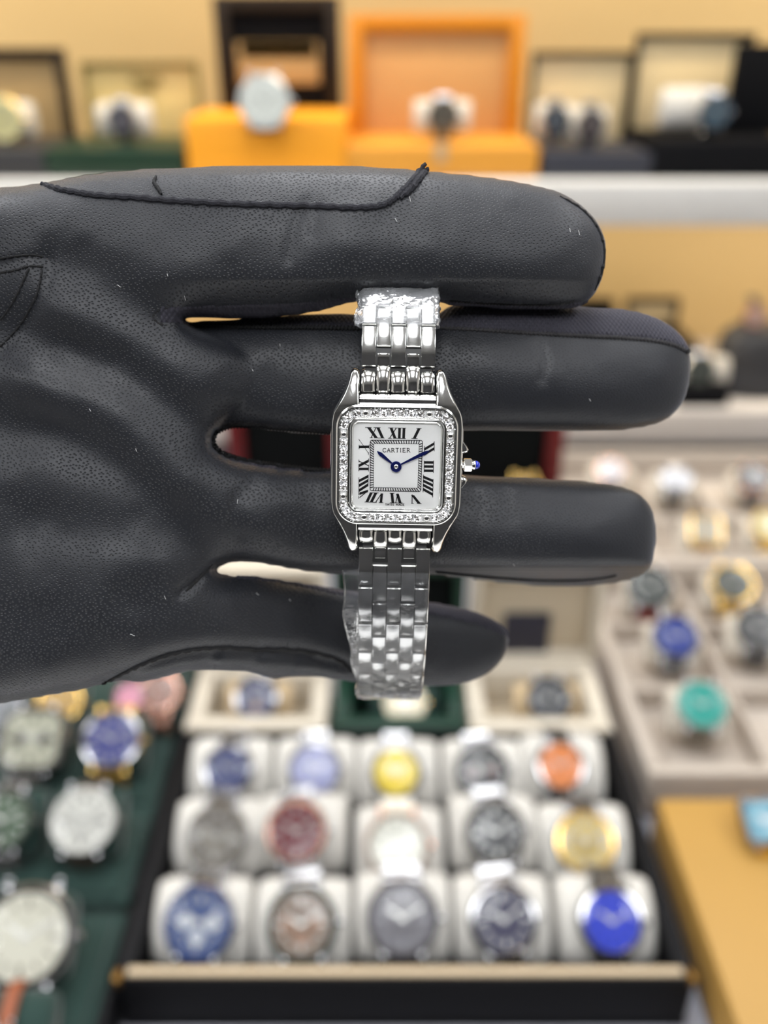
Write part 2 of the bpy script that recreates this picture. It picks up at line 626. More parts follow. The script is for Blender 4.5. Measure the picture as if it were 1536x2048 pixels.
# thumb, folded up and out of the picture on the left
TH = [((-560, 720, -10), 15.0), ((-500, 560, -2), 14.0), ((-440, 420, 6), 12.5), ((-340, 236, 13), 0)]
for (a, ra), (b, rb) in zip(TH[:-1], TH[1:]):
    rb = rb or 11.5
    ax, ay, az = a[0] * PX, a[1] * PX, a[2]
    bx, by, bz = b[0] * PX, b[1] * PX, b[2]
    i1 = int((0 - gx[0]) / GS)
    Xs = (GX[:i1] * PX)[:, :, None]
    Ys = (GY[:i1] * PX)[:, :, None]
    Zs = gz[None, None, :]
    L = (bx - ax) ** 2 + (by - ay) ** 2 + (bz - az) ** 2
    t = np.clip(((Xs - ax) * (bx - ax) + (Ys - ay) * (by - ay) + (Zs - az) * (bz - az)) / L, 0, 1)
    dd = np.sqrt((Xs - ax - t * (bx - ax)) ** 2 + (Ys - ay - t * (by - ay)) ** 2 + (Zs - az - t * (bz - az)) ** 2)
    FV[:i1] = smax(FV[:i1], (ra + (rb - ra) * t - dd).astype(np.float32), 3.0)
FV[0] = FV[-1] = -1
FV[:, 0] = FV[:, -1] = -1
FV[:, :, 0] = FV[:, :, -1] = -1


def surface_nets(V):
    ins = V > 0
    nx, ny, nz = V.shape
    cnt = np.zeros((nx - 1, ny - 1, nz - 1), np.int8)
    for dx in (0, 1):
        for dy in (0, 1):
            for dz in (0, 1):
                cnt += ins[dx:nx - 1 + dx, dy:ny - 1 + dy, dz:nz - 1 + dz]
    act = np.argwhere((cnt > 0) & (cnt < 8))
    vid = np.full(cnt.shape, -1, np.int32)
    vid[act[:, 0], act[:, 1], act[:, 2]] = np.arange(len(act))
    acc = np.zeros((len(act), 3), np.float64)
    num = np.zeros(len(act))
    corners = [(a, b, c) for a in (0, 1) for b in (0, 1) for c in (0, 1)]
    for A in corners:
        for B in corners:
            if sum(abs(p - q) for p, q in zip(A, B)) != 1 or A > B:
                continue
            va = V[act[:, 0] + A[0], act[:, 1] + A[1], act[:, 2] + A[2]]
            vb = V[act[:, 0] + B[0], act[:, 1] + B[1], act[:, 2] + B[2]]
            cr = (va > 0) != (vb > 0)
            t = np.where(cr, va / np.where(cr, va - vb, 1), 0)
            p = np.array(A)[None, :] + t[:, None] * (np.array(B) - np.array(A))[None, :]
            acc += np.where(cr[:, None], p, 0)
            num += cr
    pos = act + acc / num[:, None]
    quads = []
    for ax in range(3):
        sl0 = [slice(None)] * 3
        sl1 = [slice(None)] * 3
        sl0[ax] = slice(0, -1)
        sl1[ax] = slice(1, None)
        ch = np.argwhere(ins[tuple(sl0)] != ins[tuple(sl1)])
        o1, o2 = [(1, 2), (2, 0), (0, 1)][ax]
        ch = ch[(ch[:, o1] > 0) & (ch[:, o2] > 0)]
        def cid(d1, d2):
            c = ch.copy()
            c[:, o1] -= d1
            c[:, o2] -= d2
            return vid[c[:, 0], c[:, 1], c[:, 2]]
        q = np.stack([cid(1, 1), cid(0, 1), cid(0, 0), cid(1, 0)], 1)
        fl = ~ins[ch[:, 0], ch[:, 1], ch[:, 2]]
        q[fl] = q[fl][:, ::-1]
        quads.append(q)
    return pos, np.concatenate(quads)


vpos, quads = surface_nets(FV)
del FV
quads = quads[(quads >= 0).all(1)][:, ::-1].copy()
# relax the net a little
for it in range(3):
    s = np.zeros_like(vpos)
    n = np.zeros(len(vpos))
    for k in range(4):
        a, b = quads[:, k], quads[:, (k + 1) % 4]
        for c in range(3):
            s[:, c] += np.bincount(a, vpos[b, c], len(vpos)) + np.bincount(b, vpos[a, c], len(vpos))
        n += np.bincount(a, minlength=len(vpos)) + np.bincount(b, minlength=len(vpos))
    vpos = vpos * 0.5 + 0.5 * s / n[:, None]
GP = np.stack([gx[0] + vpos[:, 0] * GS, gy[0] + vpos[:, 1] * GS, gz[0] + vpos[:, 2] * ZS], 1)   # px, py, mm


def to_local(G):
    D = FOCUS - G[:, 2] * 0.001
    return np.stack([(G[:, 0] - 768) / F * D, (1024 - G[:, 1]) / F * D, G[:, 2] * 0.001], 1)


GV = to_local(GP)


def mesh_np(name, V, Q, m, parent=None, label=None):
    me = bpy.data.meshes.new(name)
    me.vertices.add(len(V))
    me.vertices.foreach_set('co', V.astype(np.float32).ravel())
    me.loops.add(len(Q) * 4)
    me.loops.foreach_set('vertex_index', Q.astype(np.int32).ravel())
    me.polygons.add(len(Q))
    me.polygons.foreach_set('loop_start', np.arange(len(Q), dtype=np.int32) * 4)
    me.polygons.foreach_set('use_smooth', np.ones(len(Q), bool))
    me.update()
    me.validate()
    me.materials.append(m)
    o = bpy.data.objects.new(name, me)
    COL.objects.link(o)
    if parent is not None:
        o.parent = parent
    if label:
        o['label'] = label
    return o


def leather():
    m = bpy.data.materials.new('black_glove_leather')
    m.use_nodes = True
    nt = m.node_tree
    N, L = nt.nodes, nt.links
    b = N['Principled BSDF']
    b.inputs['Base Color'].default_value = (0.016, 0.0175, 0.022, 1)
    tc = N.new('ShaderNodeTexCoord')
    # grain pits, drawn out a little by a warped lookup
    warp = N.new('ShaderNodeTexNoise')
    warp.inputs['Scale'].default_value = 260
    L.new(tc.outputs['Object'], warp.inputs['Vector'])
    wm = N.new('ShaderNodeVectorMath')
    wm.operation = 'MULTIPLY_ADD'
    wm.inputs[1].default_value = (0.0005, 0.0005, 0.0005)
    L.new(warp.outputs['Color'], wm.inputs[0])
    L.new(tc.outputs['Object'], wm.inputs[2])
    mp = N.new('ShaderNodeMapping')
    mp.inputs['Rotation'].default_value = (0, 0, R(-35))
    mp.inputs['Scale'].default_value = (0.85, 1.12, 1)
    L.new(wm.outputs[0], mp.inputs['Vector'])
    vo = N.new('ShaderNodeTexVoronoi')
    vo.voronoi_dimensions = '2D'
    vo.inputs['Scale'].default_value = 1500
    vo.inputs['Randomness'].default_value = 0.62
    L.new(mp.outputs[0], vo.inputs['Vector'])
    rp = N.new('ShaderNodeMapRange')
    rp.interpolation_type = 'SMOOTHSTEP'
    rp.inputs['From Min'].default_value = 0.05
    rp.inputs['From Max'].default_value = 0.33
    L.new(vo.outputs['Distance'], rp.inputs['Value'])
    fine = N.new('ShaderNodeTexNoise')
    fine.inputs['Scale'].default_value = 2600
    fine.inputs['Detail'].default_value = 3
    L.new(tc.outputs['Object'], fine.inputs['Vector'])
    big = N.new('ShaderNodeTexNoise')
    big.inputs['Scale'].default_value = 42
    big.inputs['Detail'].default_value = 2
    L.new(tc.outputs['Object'], big.inputs['Vector'])
    # pits fade in and out over the skin
    pf = N.new('ShaderNodeMapRange')
    pf.inputs['From Min'].default_value = 0.35
    pf.inputs['From Max'].default_value = 0.62
    pf.inputs['To Min'].default_value = 0.35
    pf.inputs['To Max'].default_value = 1.0
    L.new(big.outputs['Fac'], pf.inputs['Value'])
    ad0 = N.new('ShaderNodeMath')
    ad0.operation = 'MULTIPLY'
    L.new(rp.outputs[0], ad0.inputs[0])
    sx = N.new('ShaderNodeSeparateXYZ')
    L.new(tc.outputs['Object'], sx.inputs[0])
    tip = N.new('ShaderNodeMapRange')                 # the grain is stretched smooth towards the fingertips
    tip.inputs['From Min'].default_value = 0.012
    tip.inputs['From Max'].default_value = 0.045
    tip.inputs['To Min'].default_value = 1.0
    tip.inputs['To Max'].default_value = 0.3
    L.new(sx.outputs[0], tip.inputs['Value'])
    pt = N.new('ShaderNodeMath')
    pt.operation = 'MULTIPLY'
    L.new(pf.outputs[0], pt.inputs[0])
    L.new(tip.outputs[0], pt.inputs[1])
    L.new(pt.outputs[0], ad0.inputs[1])
    ad = N.new('ShaderNodeMath')
    ad.operation = 'MULTIPLY_ADD'
    ad.inputs[1].default_value = 0.25
    L.new(fine.outputs['Fac'], ad.inputs[0])
    L.new(ad0.outputs[0], ad.inputs[2])
    bp = N.new('ShaderNodeBump')
    bp.inputs['Strength'].default_value = 0.75
    bp.inputs['Distance'].default_value = 0.00016
    L.new(ad.outputs[0], bp.inputs['Height'])
    L.new(bp.outputs[0], b.inputs['Normal'])
    dk = N.new('ShaderNodeMix')
    dk.data_type = 'RGBA'
    dk.inputs[6].default_value = (0.010, 0.0105, 0.013, 1)
    dk.inputs[7].default_value = (0.016, 0.0175, 0.022, 1)
    L.new(rp.outputs[0], dk.inputs[0])
    L.new(dk.outputs[2], b.inputs['Base Color'])
    rr = N.new('ShaderNodeMapRange')
    rr.inputs['To Min'].default_value = 0.36
    rr.inputs['To Max'].default_value = 0.52
    L.new(big.outputs['Fac'], rr.inputs['Value'])
    L.new(rr.outputs[0], b.inputs['Roughness'])
    b.inputs['Specular IOR Level'].default_value = 0.42
    b.inputs['Sheen Weight'].default_value = 0.22
    b.inputs['Sheen Roughness'].default_value = 0.4
    b.inputs['Sheen Tint'].default_value = (0.8, 0.83, 0.95, 1)
    return m


def knit():
    m = bpy.data.materials.new('navy_knit_fabric')
    m.use_nodes = True
    nt = m.node_tree
    N, L = nt.nodes, nt.links
    b = N['Principled BSDF']
    b.inputs['Base Color'].default_value = (0.026, 0.0245, 0.036, 1)
    b.inputs['Roughness'].default_value = 0.8
    b.inputs['Sheen Weight'].default_value = 0.15
    b.inputs['Sheen Roughness'].default_value = 0.4
    b.inputs['Sheen Tint'].default_value = (0.75, 0.75, 1.0, 1)
    tc = N.new('ShaderNodeTexCoord')
    hs = []
    for rot, sc in ((35, 400), (-35, 400)):
        mp = N.new('ShaderNodeMapping')
        mp.inputs['Rotation'].default_value = (0, 0, R(rot))
        L.new(tc.outputs['Object'], mp.inputs['Vector'])
        wv = N.new('ShaderNodeTexWave')
        wv.inputs['Scale'].default_value = sc
        wv.inputs['Distortion'].default_value = 1.0
        L.new(mp.outputs[0], wv.inputs['Vector'])
        hs.append(wv)
    ad = N.new('ShaderNodeMath')
    ad.operation = 'ADD'
    L.new(hs[0].outputs['Fac'], ad.inputs[0])
    L.new(hs[1].outputs['Fac'], ad.inputs[1])
    bp = N.new('ShaderNodeBump')
    bp.inputs['Strength'].default_value = 0.8
    bp.inputs['Distance'].default_value = 0.00015
    L.new(ad.outputs[0], bp.inputs['Height'])
    L.new(bp.outputs[0], b.inputs['Normal'])
    return m


M_leather = leather()
M_knit = knit()
M_thread = mat('black_thread', (0.008, 0.008, 0.009), 0.85, bump=0.6, bscale=1500, bdist=0.0002)
M_raw = mat('raw_leather_edge', (0.016, 0.016, 0.022), 0.9, bump=0.9, bscale=1800, bdist=0.0003, var=0.5, vscale=900)

glove = mesh_np('gloved_hand', GV, quads, M_leather)
glove.matrix_world = HM
tag(glove, 'hand in a black leather glove, palm to the viewer, holding the square watch', 'hand')

# normals for skins laid over the glove
fc = GV[quads]
fn = np.cross(fc[:, 2] - fc[:, 0], fc[:, 3] - fc[:, 1])
vn = np.zeros_like(GV)
for k in range(4):
    for c in range(3):
        vn[:, c] += np.bincount(quads[:, k], fn[:, c], len(GV))
vn /= np.linalg.norm(vn, axis=1)[:, None] + 1e-12
QC = GP[quads].mean(1)


def skin(name, mask, m, off, label=None):
    Q = quads[mask]
    ids, inv = np.unique(Q, return_inverse=True)
    Q = inv.reshape(-1, 4)
    V = GV[ids] + vn[ids] * off
    # tuck the rim in
    ek = np.concatenate([np.sort(Q[:, [k, (k + 1) % 4]], 1) for k in range(4)])
    uq, ct_ = np.unique(ek, axis=0, return_counts=True)
    rim = np.unique(uq[ct_ == 1])
    V[rim] = GV[ids][rim] - vn[ids][rim] * 0.0001
    return mesh_np(name, V, Q, m, glove, label)


def yl(pts):
    xs = [p[0] for p in pts]
    ys = [p[1] for p in pts]
    return np.interp(QC[:, 0], xs, ys)


x_, y_, h_ = QC[:, 0], QC[:, 1], QC[:, 2]
MID_SEAM = [(345, 648), (500, 654), (620, 654), (720, 656), (880, 656), (960, 659), (1040, 664), (1150, 670), (1290, 678), (1345, 688), (1384, 706)]
zb_ = np.interp(x_, [250, 600, 900, 1380], [-15.5, -18.5, -18.5, -22.5])
skin('side_panel', (x_ > 350) & (y_ < yl(MID_SEAM)) & (y_ > 600) & (h_ < zb_ + 9) & (h_ > zb_ - 7) & ~((y_ < 618) & (h_ > -12)), M_knit, 0.00025, 'dark navy knit side panel of the middle finger')
IDX_SEAM = [(330, 614), (450, 610), (600, 606), (680, 597), (720, 592), (900, 600), (1000, 607), (1110, 610), (1180, 600)]
skin('side_panel', (x_ > 320) & (x_ < 1165) & (y_ > yl(IDX_SEAM)) & (y_ < np.where(x_ < 390, 648, 640)) & (h_ > -16) & (h_ < 0), M_knit, 0.00022, 'dark knit side panel of the index finger')
RING_SEAM = [(440, 915), (500, 930), (560, 940), (680, 948), (900, 955)]
skin('side_panel', (x_ > 455) & (x_ < 900) & (y_ < yl(RING_SEAM)) & (y_ > 900) & (h_ > -27), M_knit, 0.0002, 'dark knit side panel of the ring finger')
PINK_SEAM = [(450, 1152), (560, 1166), (640, 1182), (720, 1200), (820, 1222), (900, 1238), (960, 1252), (1015, 1275)]
skin('side_panel', (x_ > 470) & (y_ > np.interp(x_, [470, 600, 700, 890, 1020], [1144, 1158, 1174, 1202, 1240])) & (y_ < yl(PINK_SEAM)) & (h_ < -15) & (h_ > -48), M_knit, 0.00025, 'dusty navy knit side panel of the little finger')

# seams lie on the front surface of the glove: front height under a pixel
FRONT = np.maximum(np.where(uA > 0, zA + fA, -99), np.where(uB > 0, zB + fB, -99))


def front_h(px, py, fig=None):
    i = min(max((px - gx[0]) / GS, 0), len(gx) - 2)
    j = min(max((py - gy[0]) / GS, 0), len(gy) - 2)
    i0, j0 = int(i), int(j)
    Fm = FRONT if fig is None else fig
    v = [Fm[i0, j0], Fm[i0 + 1, j0], Fm[i0, j0 + 1], Fm[i0 + 1, j0 + 1]]
    ok = [q for q in v if q > -90]
    if len(ok) < 4:                          # past the outline: stay on its rim
        return float(max(ok)) if ok else None
    a, b = i - i0, j - j0
    return float(v[0] * (1 - a) * (1 - b) + v[1] * a * (1 - b) + v[2] * (1 - a) * b + v[3] * a * b)


FB_ONLY = np.where(uB > 0, zB + fB, -99)


def seam_pts(pts, lift, fig=None, sub=8, wob=0.0):
    out = []
    last = -12.0
    for k, p in enumerate(catmull(pts, sub)):
        h = front_h(p[0], p[1], fig)
        if h is None:
            h = last
        last = h
        out.append(hp(p[0], p[1] + wob * math.sin(k * 1.9), h + lift))
    return out


def seam(name, pts, rad, m, lift=0.1, fig=None, wob=0.0, flat=None, label=None, taper=True):
    bm = bmesh.new()
    P = seam_pts(pts, lift, fig, 8, wob)
    n = len(P)
    rr = [rad * (0.55 + 0.45 * min(1, min(i, n - 1 - i) / 6 + 0.1)) * (1 + 0.12 * math.sin(i * 2.3) + 0.08 * math.sin(i * 5.1)) for i in range(n)] if taper else rad
    add_tube(bm, P, rr, 8, flat)
    return finish(bm, name, m, glove, label=label)


def rope(name, pts, rad, pitch_px, m, lift=0.1, fig=None, label=None):
    """overlocked edge: slanting loops of thread wound along a line"""
    bm = bmesh.new()
    P = seam_pts(pts, lift, fig, 10)
    add_tube(bm, P, rad * 0.8, 6)
    # walk along with slanted thread loops
    acc = 0.0
    step = pitch_px * PX * 0.001
    for a, b in zip(P[:-1], P[1:]):
        d = (b - a)
        L = d.length
        if L < 1e-9:
            continue
        t = d / L
        s = t.cross(Vector((0, 0, 1))).normalized()
        u = s.cross(t)
        x = step - acc
        while x <= L:
            c = a + t * x
            loop = []
            for k in range(6):
                an = math.pi * (k / 5.0)
                loop.append(c + s * (math.cos(an) * rad * 1.05) + u * (math.sin(an) * rad * 1.05) + t * ((k / 5.0 - 0.5) * step * 0.9))
            add_tube(bm, loop, rad * 0.34, 5, cap=False)
            x += step
        acc = (acc + L) % step
    return finish(bm, name, m, glove, label=label)


seam('seam', [(82, 366), (110, 377), (150, 384), (190, 390), (260, 394), (330, 400), (400, 404), (480, 408), (560, 410), (640, 412), (710, 415), (760, 411), (785, 400), (805, 382), (830, 354), (852, 326)],
     0.00062, M_raw, 0.25, flat=0.8, wob=1.2, label='raised raw leather seam along the index finger')
seam('seam', [(800, 396), (822, 378), (840, 356), (858, 336)], 0.0007, M_raw, 0.2, wob=1.5)
rope('overlock_stitching', [(700, 866), (640, 864), (560, 858), (500, 853), (455, 855), (432, 868), (428, 886), (440, 902), (480, 918), (540, 929), (610, 938), (690, 943)], 0.00042, 7.5, M_thread, -0.4)
rope('overlock_stitching', [(345, 648), (420, 653), (520, 655), (620, 655), (720, 657)], 0.00046, 8, M_thread, 0.35, FB_ONLY)
rope('overlock_stitching', [(880, 656), (960, 660), (1040, 665), (1150, 671), (1290, 679), (1345, 689), (1378, 704)], 0.0004, 9, mat('worn_thread', (0.03, 0.028, 0.03), 0.8, var=0.9, vscale=500), 0.1, FB_ONLY)
seam('seam', [(350, 616), (318, 620), (306, 634), (318, 648), (350, 652)], 0.0004, M_thread, -0.3)
rope('overlock_stitching', [(900, 601), (960, 606), (1040, 609), (1110, 609), (1150, 602)], 0.0003, 7, M_thread, 0.0)
rope('overlock_stitching', [(872, 1143), (940, 1150), (1020, 1157), (1100, 1161), (1190, 1158), (1232, 1151)], 0.00032, 8, M_thread, 0.1)
seam('seam', [(205, 1368), (240, 1350), (280, 1331), (330, 1312), (385, 1300), (440, 1296), (520, 1300), (610, 1303), (680, 1322), (705, 1345)], 0.0004, M_thread, 0.2, wob=1.5)
seam('seam', [(425, 1128), (408, 1146), (388, 1166), (372, 1182)], 0.0003, M_thread, 0.2)
seam('seam', [(1120, 392), (1165, 420), (1195, 456), (1208, 494), (1205, 540), (1190, 580)], 0.0003, M_thread, 0.0, wob=1.0)
seam('fold_edge', [(312, 352), (308, 364), (316, 376), (323, 388)], 0.00035, M_thread, 0.35)


def stitches(pts, pitch, name='stitching'):
    bm = bmesh.new()
    C = catmull(pts, 12)
    seg = np.linalg.norm(np.diff(C, axis=0), axis=1)
    s = np.concatenate([[0], np.cumsum(seg)])
    n = int(s[-1] / pitch)
    for k in range(n):
        q = []
        for f in (0.08, 0.3, 0.5, 0.7, 0.92):
            ss = (k + f) * pitch
            px, py = np.interp(ss, s, C[:, 0]), np.interp(ss, s, C[:, 1])
            q.append(hp(px, py, front_h(px, py) + 0.02 + 0.12 * math.sin(math.pi * f)))
        add_tube(bm, q, 0.00021, 6)
    return finish(bm, name, M_thread, glove, label='black dashed stitching round the thumb piece')


stitches([(-60, 528), (0, 517), (40, 511), (66, 510), (102, 516)], 15)
stitches([(-60, 556), (0, 545), (30, 540), (60, 532), (94, 534)], 15)
stitches([(58, 536), (46, 562), (34, 588), (14, 622), (-8, 650)], 15)
stitches([(84, 540), (76, 580), (60, 616), (38, 652), (0, 692), (-30, 715)], 15)

# lint caught on the leather
bm = bmesh.new()
for (px, py, a, ln) in ((238, 572, 20, 9), (335, 550, 60, 4), (370, 596, 70, 8), (180, 820, 40, 5), (475, 1003, 100, 7), (265, 1270, 10, 10), (820, 398, 75, 9), (792, 440, 50, 7), (445, 905, 0, 5),
                        (1158, 465, 70, 9), (1140, 460, 80, 7), (1028, 1130, 30, 4), (330, 1195, 60, 6), (515, 1188, 20, 6), (580, 1200, 30, 4), (272, 900, 60, 5), (505, 740, 40, 5), (560, 690, 70, 4), (1180, 800, 40, 4)):
    q = []
    for f in (-0.5, -0.2, 0.2, 0.5):
        x = px + math.cos(R(a)) * ln * f
        y = py + math.sin(R(a)) * ln * f + 1.2 * math.sin(f * 5)
        q.append(hp(x, y, front_h(x, y) + 0.12))
    add_tube(bm, q, 0.00006, 5)
o = finish(bm, 'lint', mat('lint_white', (0.6, 0.6, 0.6), 0.9), glove)
o['kind'] = 'stuff'

# sleeve over the wrist, beyond the left edge of the picture
bm = bmesh.new()
loops = []
for k, (px, ry, rz) in enumerate(((-985, 350, 25), (-960, 372, 27), (-990, 385, 28), (-1150, 392, 29), (-1350, 402, 30), (-1600, 418, 32), (-1900, 440, 34))):
    L = []
    for q in range(40):
        a = 2 * math.pi * q / 40
        wv = 1 + 0.03 * math.sin(3 * a + k * 1.3)
        L.append(hp(px, 868 + ry * wv * math.sin(a), -16 + rz * wv * math.cos(a)))
    loops.append(L)
add_loops(bm, loops, False, True)
finish(bm, 'sleeve', mat('black_jacket_cloth', (0.02, 0.02, 0.022), 0.9, bump=0.5, bscale=900), glove, label='black jacket sleeve')

# ------------------------------------------------------------------ the watch in the hand (drawn in pixels of the photo, 1 u = PX mm)
U = PX * 0.001
WT = R(10.0)                     # top edge leans towards the camera
WCX, WCY = 793.0, 932.0
WM = HM @ Matrix.Translation(hp(WCX, WCY, 0.0)) @ Matrix.Rotation(WT, 4, 'X') @ Matrix.Rotation(R(-1.0), 4, 'Z')
WMI = WM.inverted()


def wl(px, py, z):
    """point of the watch frame on its plane z (mm), seen at (px, py)"""
    o = WMI @ CAM
    d = (WMI.to_3x3() @ ray(px, py))
    t = (z * 0.001 - o.z) / d.z
    p = o + d * t
    return Vector((p.x, p.y, z * 0.001))


def crop2(x, y):
    return 640 + x / 4.2667, 800 + y / 4.2667


M_steel = mat('polished_steel', (0.9, 0.9, 0.88), 0.13, 1.0, var=0.03, vscale=500, bump=0.02, bscale=900, bdist=0.0002)
M_steel2 = mat('worn_polished_steel', (0.88, 0.88, 0.86), 0.16, 1.0, var=0.05, vscale=700, bump=0.03, bscale=1500, bdist=0.0002)
M_frost = mat('bright_white_steel', (0.9, 0.9, 0.88), 0.22, 1.0, var=0.03, vscale=900)
M_dial = mat('silvered_dial', (0.94, 0.945, 0.93), 0.42, 0.0, var=0.03, vscale=3000, bump=0.15, bscale=5000, bdist=0.00005)
M_ink = mat('black_dial_print', (0.006, 0.006, 0.007), 0.4)
M_blue = mat('blued_steel', (0.012, 0.02, 0.16), 0.3, 0.6)
M_cab = mat('blue_cabochon', (0.01, 0.03, 0.5), 0.05, 0.0, coat=1.0)
M_stone = mat('cut_stone', (0.93, 0.93, 0.95), 0.05, 1.0, var=0.05, vscale=4000)
M_gap = mat('shadow_gap_metal', (0.1, 0.1, 0.1), 0.5, 1.0)
M_glass = clear_mat('watch_crystal', 0.45)

watch = empty('wristwatch', WM, 'square steel watch with white dial and stone-set bezel held on the gloved fingers', 'watch')


def wpart(bm, name, m, parent=None, sharp=35, label=None):
    return finish(bm, name, m, parent or watch, sharp=sharp, label=label)


def offset_loop(pts, d):
    n = len(pts)
    out = []
    for i in range(n):
        a, b, c = pts[(i - 1) % n], pts[i], pts[(i + 1) % n]
        e1 = (b - a).normalized()
        e2 = (c - b).normalized()
        n1 = Vector((-e1.y, e1.x, 0))
        n2 = Vector((-e2.y, e2.x, 0))
        m = n1 + n2
        if m.length < 1e-6:
            m = n1.copy()
        m.normalize()
        k = 1.0 / max(0.5, m.dot(n1))
        out.append(b + m * (d * k))
    return out


# case: rounded square with four horns
half = [(75, 124), (75, 160), (75.5, 182)] + [tuple(p) for p in catmull([(79, 190), (89, 192), (96, 184), (100, 168), (106, 150), (113, 135), (122, 119), (130, 104), (133.5, 84), (134, 70), (134, 0)], 4)]
top = half
q1 = [Vector((x, y, 0)) for x, y in top]
q4 = [Vector((p.x, -p.y * 0.955, 0)) for p in q1[-2::-1]]
right_side = q1 + q4                                     # from top notch down the right to bottom notch
left_side = [Vector((-p.x, p.y, 0)) for p in right_side[::-1]]
outl = (right_side + left_side)[::-1]                    # counter-clockwise


def lugdrop(p):
    y = abs(p.y)
    return -1.9 * (max(0, y - 118) / 75.0) ** 2


bm = bmesh.new()
loops = []
for (z, d) in ((-6.3, 9), (-6.1, 3), (-5.4, 0), (-2.2, 0), (-1.55, 0.8), (-1.05, 2.6), (-0.82, 4.4), (-0.76, 5.6)):
    L = offset_loop(outl, d) if d else outl
    loops.append([Vector((p.x * U, p.y * U, (z + lugdrop(p) * (1 if z > -3 else 0.6)) * 0.001)) for p in L])
rows = add_loops(bm, loops, False, False)
for r in (rows[0], rows[-1]):
    for tri in tessellate_polygon([[Vector((v.co.x, v.co.y, 0)) for v in r]]):
        bm.faces.new([r[i] for i in tri])
wpart(bm, 'case', M_steel, sharp=40)

# the straight shoulders between the horns, above and below the bezel
bm = bmesh.new()
for s in (1, -0.955):
    yc = 129 * s
    loops = []
    for k in range(9):
        a = math.pi * k / 8
        y = yc + 12.5 * math.cos(a) * (1 if s > 0 else -1)
        z = -1.5 + 1.15 * math.sin(a)
        loops.append([Vector((-75 * U, y * U, z * 0.001)), Vector((75 * U, y * U, z * 0.001)), Vector((75 * U, y * U, -0.004)), Vector((-75 * U, y * U, -0.004))])
    add_loops(bm, loops)
wpart(bm, 'case_shoulder', M_steel, sharp=50)


# bezel with its stone channel
def br(hw):
    return max(12, 44 - (121 - hw) * 0.75)


bm = bmesh.new()
BL = [(121.5, -1.0), (121.5, -0.1), (120.5, 0.15), (118.5, 0.3), (116.3, 0.3), (115.3, 0.12), (114.6, 0.0), (113.6, 0.18), (112.8, 0.22), (112.2, 0.05), (99.6, 0.05), (99.0, 0.3), (98.0, 0.36), (96.6, 0.3), (95.8, 0.1)]
add_loops(bm, [[Vector((p.x, p.y, p.z)) for p in rrect(hw * U, hw * U * 0.988, br(hw) * U, z * 0.001, 10)] for hw, z in BL], False, False)
bezel = wpart(bm, 'bezel', M_steel, sharp=30)
bm = bmesh.new()
add_loops(bm, [[p for p in rrect(hw * U, hw * U * 0.988, br(hw) * U, z * 0.001, 10)] for hw, z in ((112.0, 0.06), (112.0, 0.1), (99.8, 0.1), (99.8, 0.06))], False, False)
finish(bm, 'stone_setting', mat('white_setting_metal', (0.97, 0.97, 0.96), 0.55, 1.0, var=0.1, vscale=3000, bump=0.4, bscale=4000, bdist=0.0002), bezel)
bm = bmesh.new()
BL2 = [(95.6, 0.1), (95.0, 0.42), (93.4, 0.46), (92.4, 0.2), (91.0, 0.0), (89.6, 0.05), (88.8, -0.12), (87.6, -0.2), (86.2, -0.75)]
add_loops(bm, [[p for p in rrect(hw * U, hw * U * 0.988, max(6, br(hw) * 0.75) * U, z * 0.001, 10)] for hw, z in BL2], False, False)
wpart(bm, 'inner_frame', M_steel2, sharp=25)


def ring_path(hw, r, n):
    """n points evenly along a rounded square, starting at the middle of the top, with headings"""
    st = 2 * (hw - r)
    arc = math.pi * r / 2
    per = 4 * (st + arc)
    out = []
    for k in range(n):
        s = (k + 0.5) / n * per
        s = (s + 0.0) % per
        x = y = h = 0
        t = s
        segs = [('t', st / 2), ('c', arc), ('r', st), ('c', arc), ('b', st), ('c', arc), ('l', st), ('c', arc), ('t2', st / 2)]
        ci = 0
        for nm, L in segs:
            if t <= L or nm == 't2':
                break
            t -= L
            if nm == 'c':
                ci += 1
        e = hw - r
        if nm == 't':
            x, y, h = t, hw, 0
        elif nm == 'r':
            x, y, h = hw, e - t, -90
        elif nm == 'b':
            x, y, h = e - t, -hw, 180
        elif nm == 'l':
            x, y, h = -hw, -e + t, 90
        elif nm == 't2':
            x, y, h = -e + t, hw, 0
        else:
            cx, cy = [(e, e), (e, -e), (-e, -e), (-e, e)][ci]
            a0 = [90, 0, -90, 180][ci]
            a = a0 - t / r
            a = R(a0) - t / r
            x, y, h = cx + r * math.cos(a), cy + r * math.sin(a), math.degrees(a) - 90
        out.append((x, y, h))
    return out


def stone_mesh():
    bm = bmesh.new()
    r = 8.3 * U
    rows_ = []
    for (rr, z, n, tw) in ((1.0, 0.0, 16, 0), (0.98, 0.12, 16, 0), (0.74, 0.34, 16, math.pi / 16), (0.5, 0.46, 16, 0)):
        rows_.append([bm.verts.new((rr * r * math.cos(2 * math.pi * k / n + tw), rr * r * math.sin(2 * math.pi * k / n + tw), z * r * (0.9 if k % 2 else 1.1))) for k in range(n)])
    for a, b in zip(rows_[:-1], rows_[1:]):
        for i in range(16):
            j = (i + 1) % 16
            bm.faces.new((a[i], a[j], b[i]))
            bm.faces.new((a[j], b[j], b[i]))
    c = bm.verts.new((0, 0, 0.44 * r))
    for i in range(16):
        bm.faces.new((rows_[-1][i], rows_[-1][(i + 1) % 16], c))
    # four claws
    for sx in (-1, 1):
        for sy in (-1, 1):
            add_box(bm, (sx * 0.86 * r, sy * 0.86 * r, 0.2 * r), (0.34 * r, 0.34 * r, 0.4 * r), 0.06 * r, seg=1)
    return bm


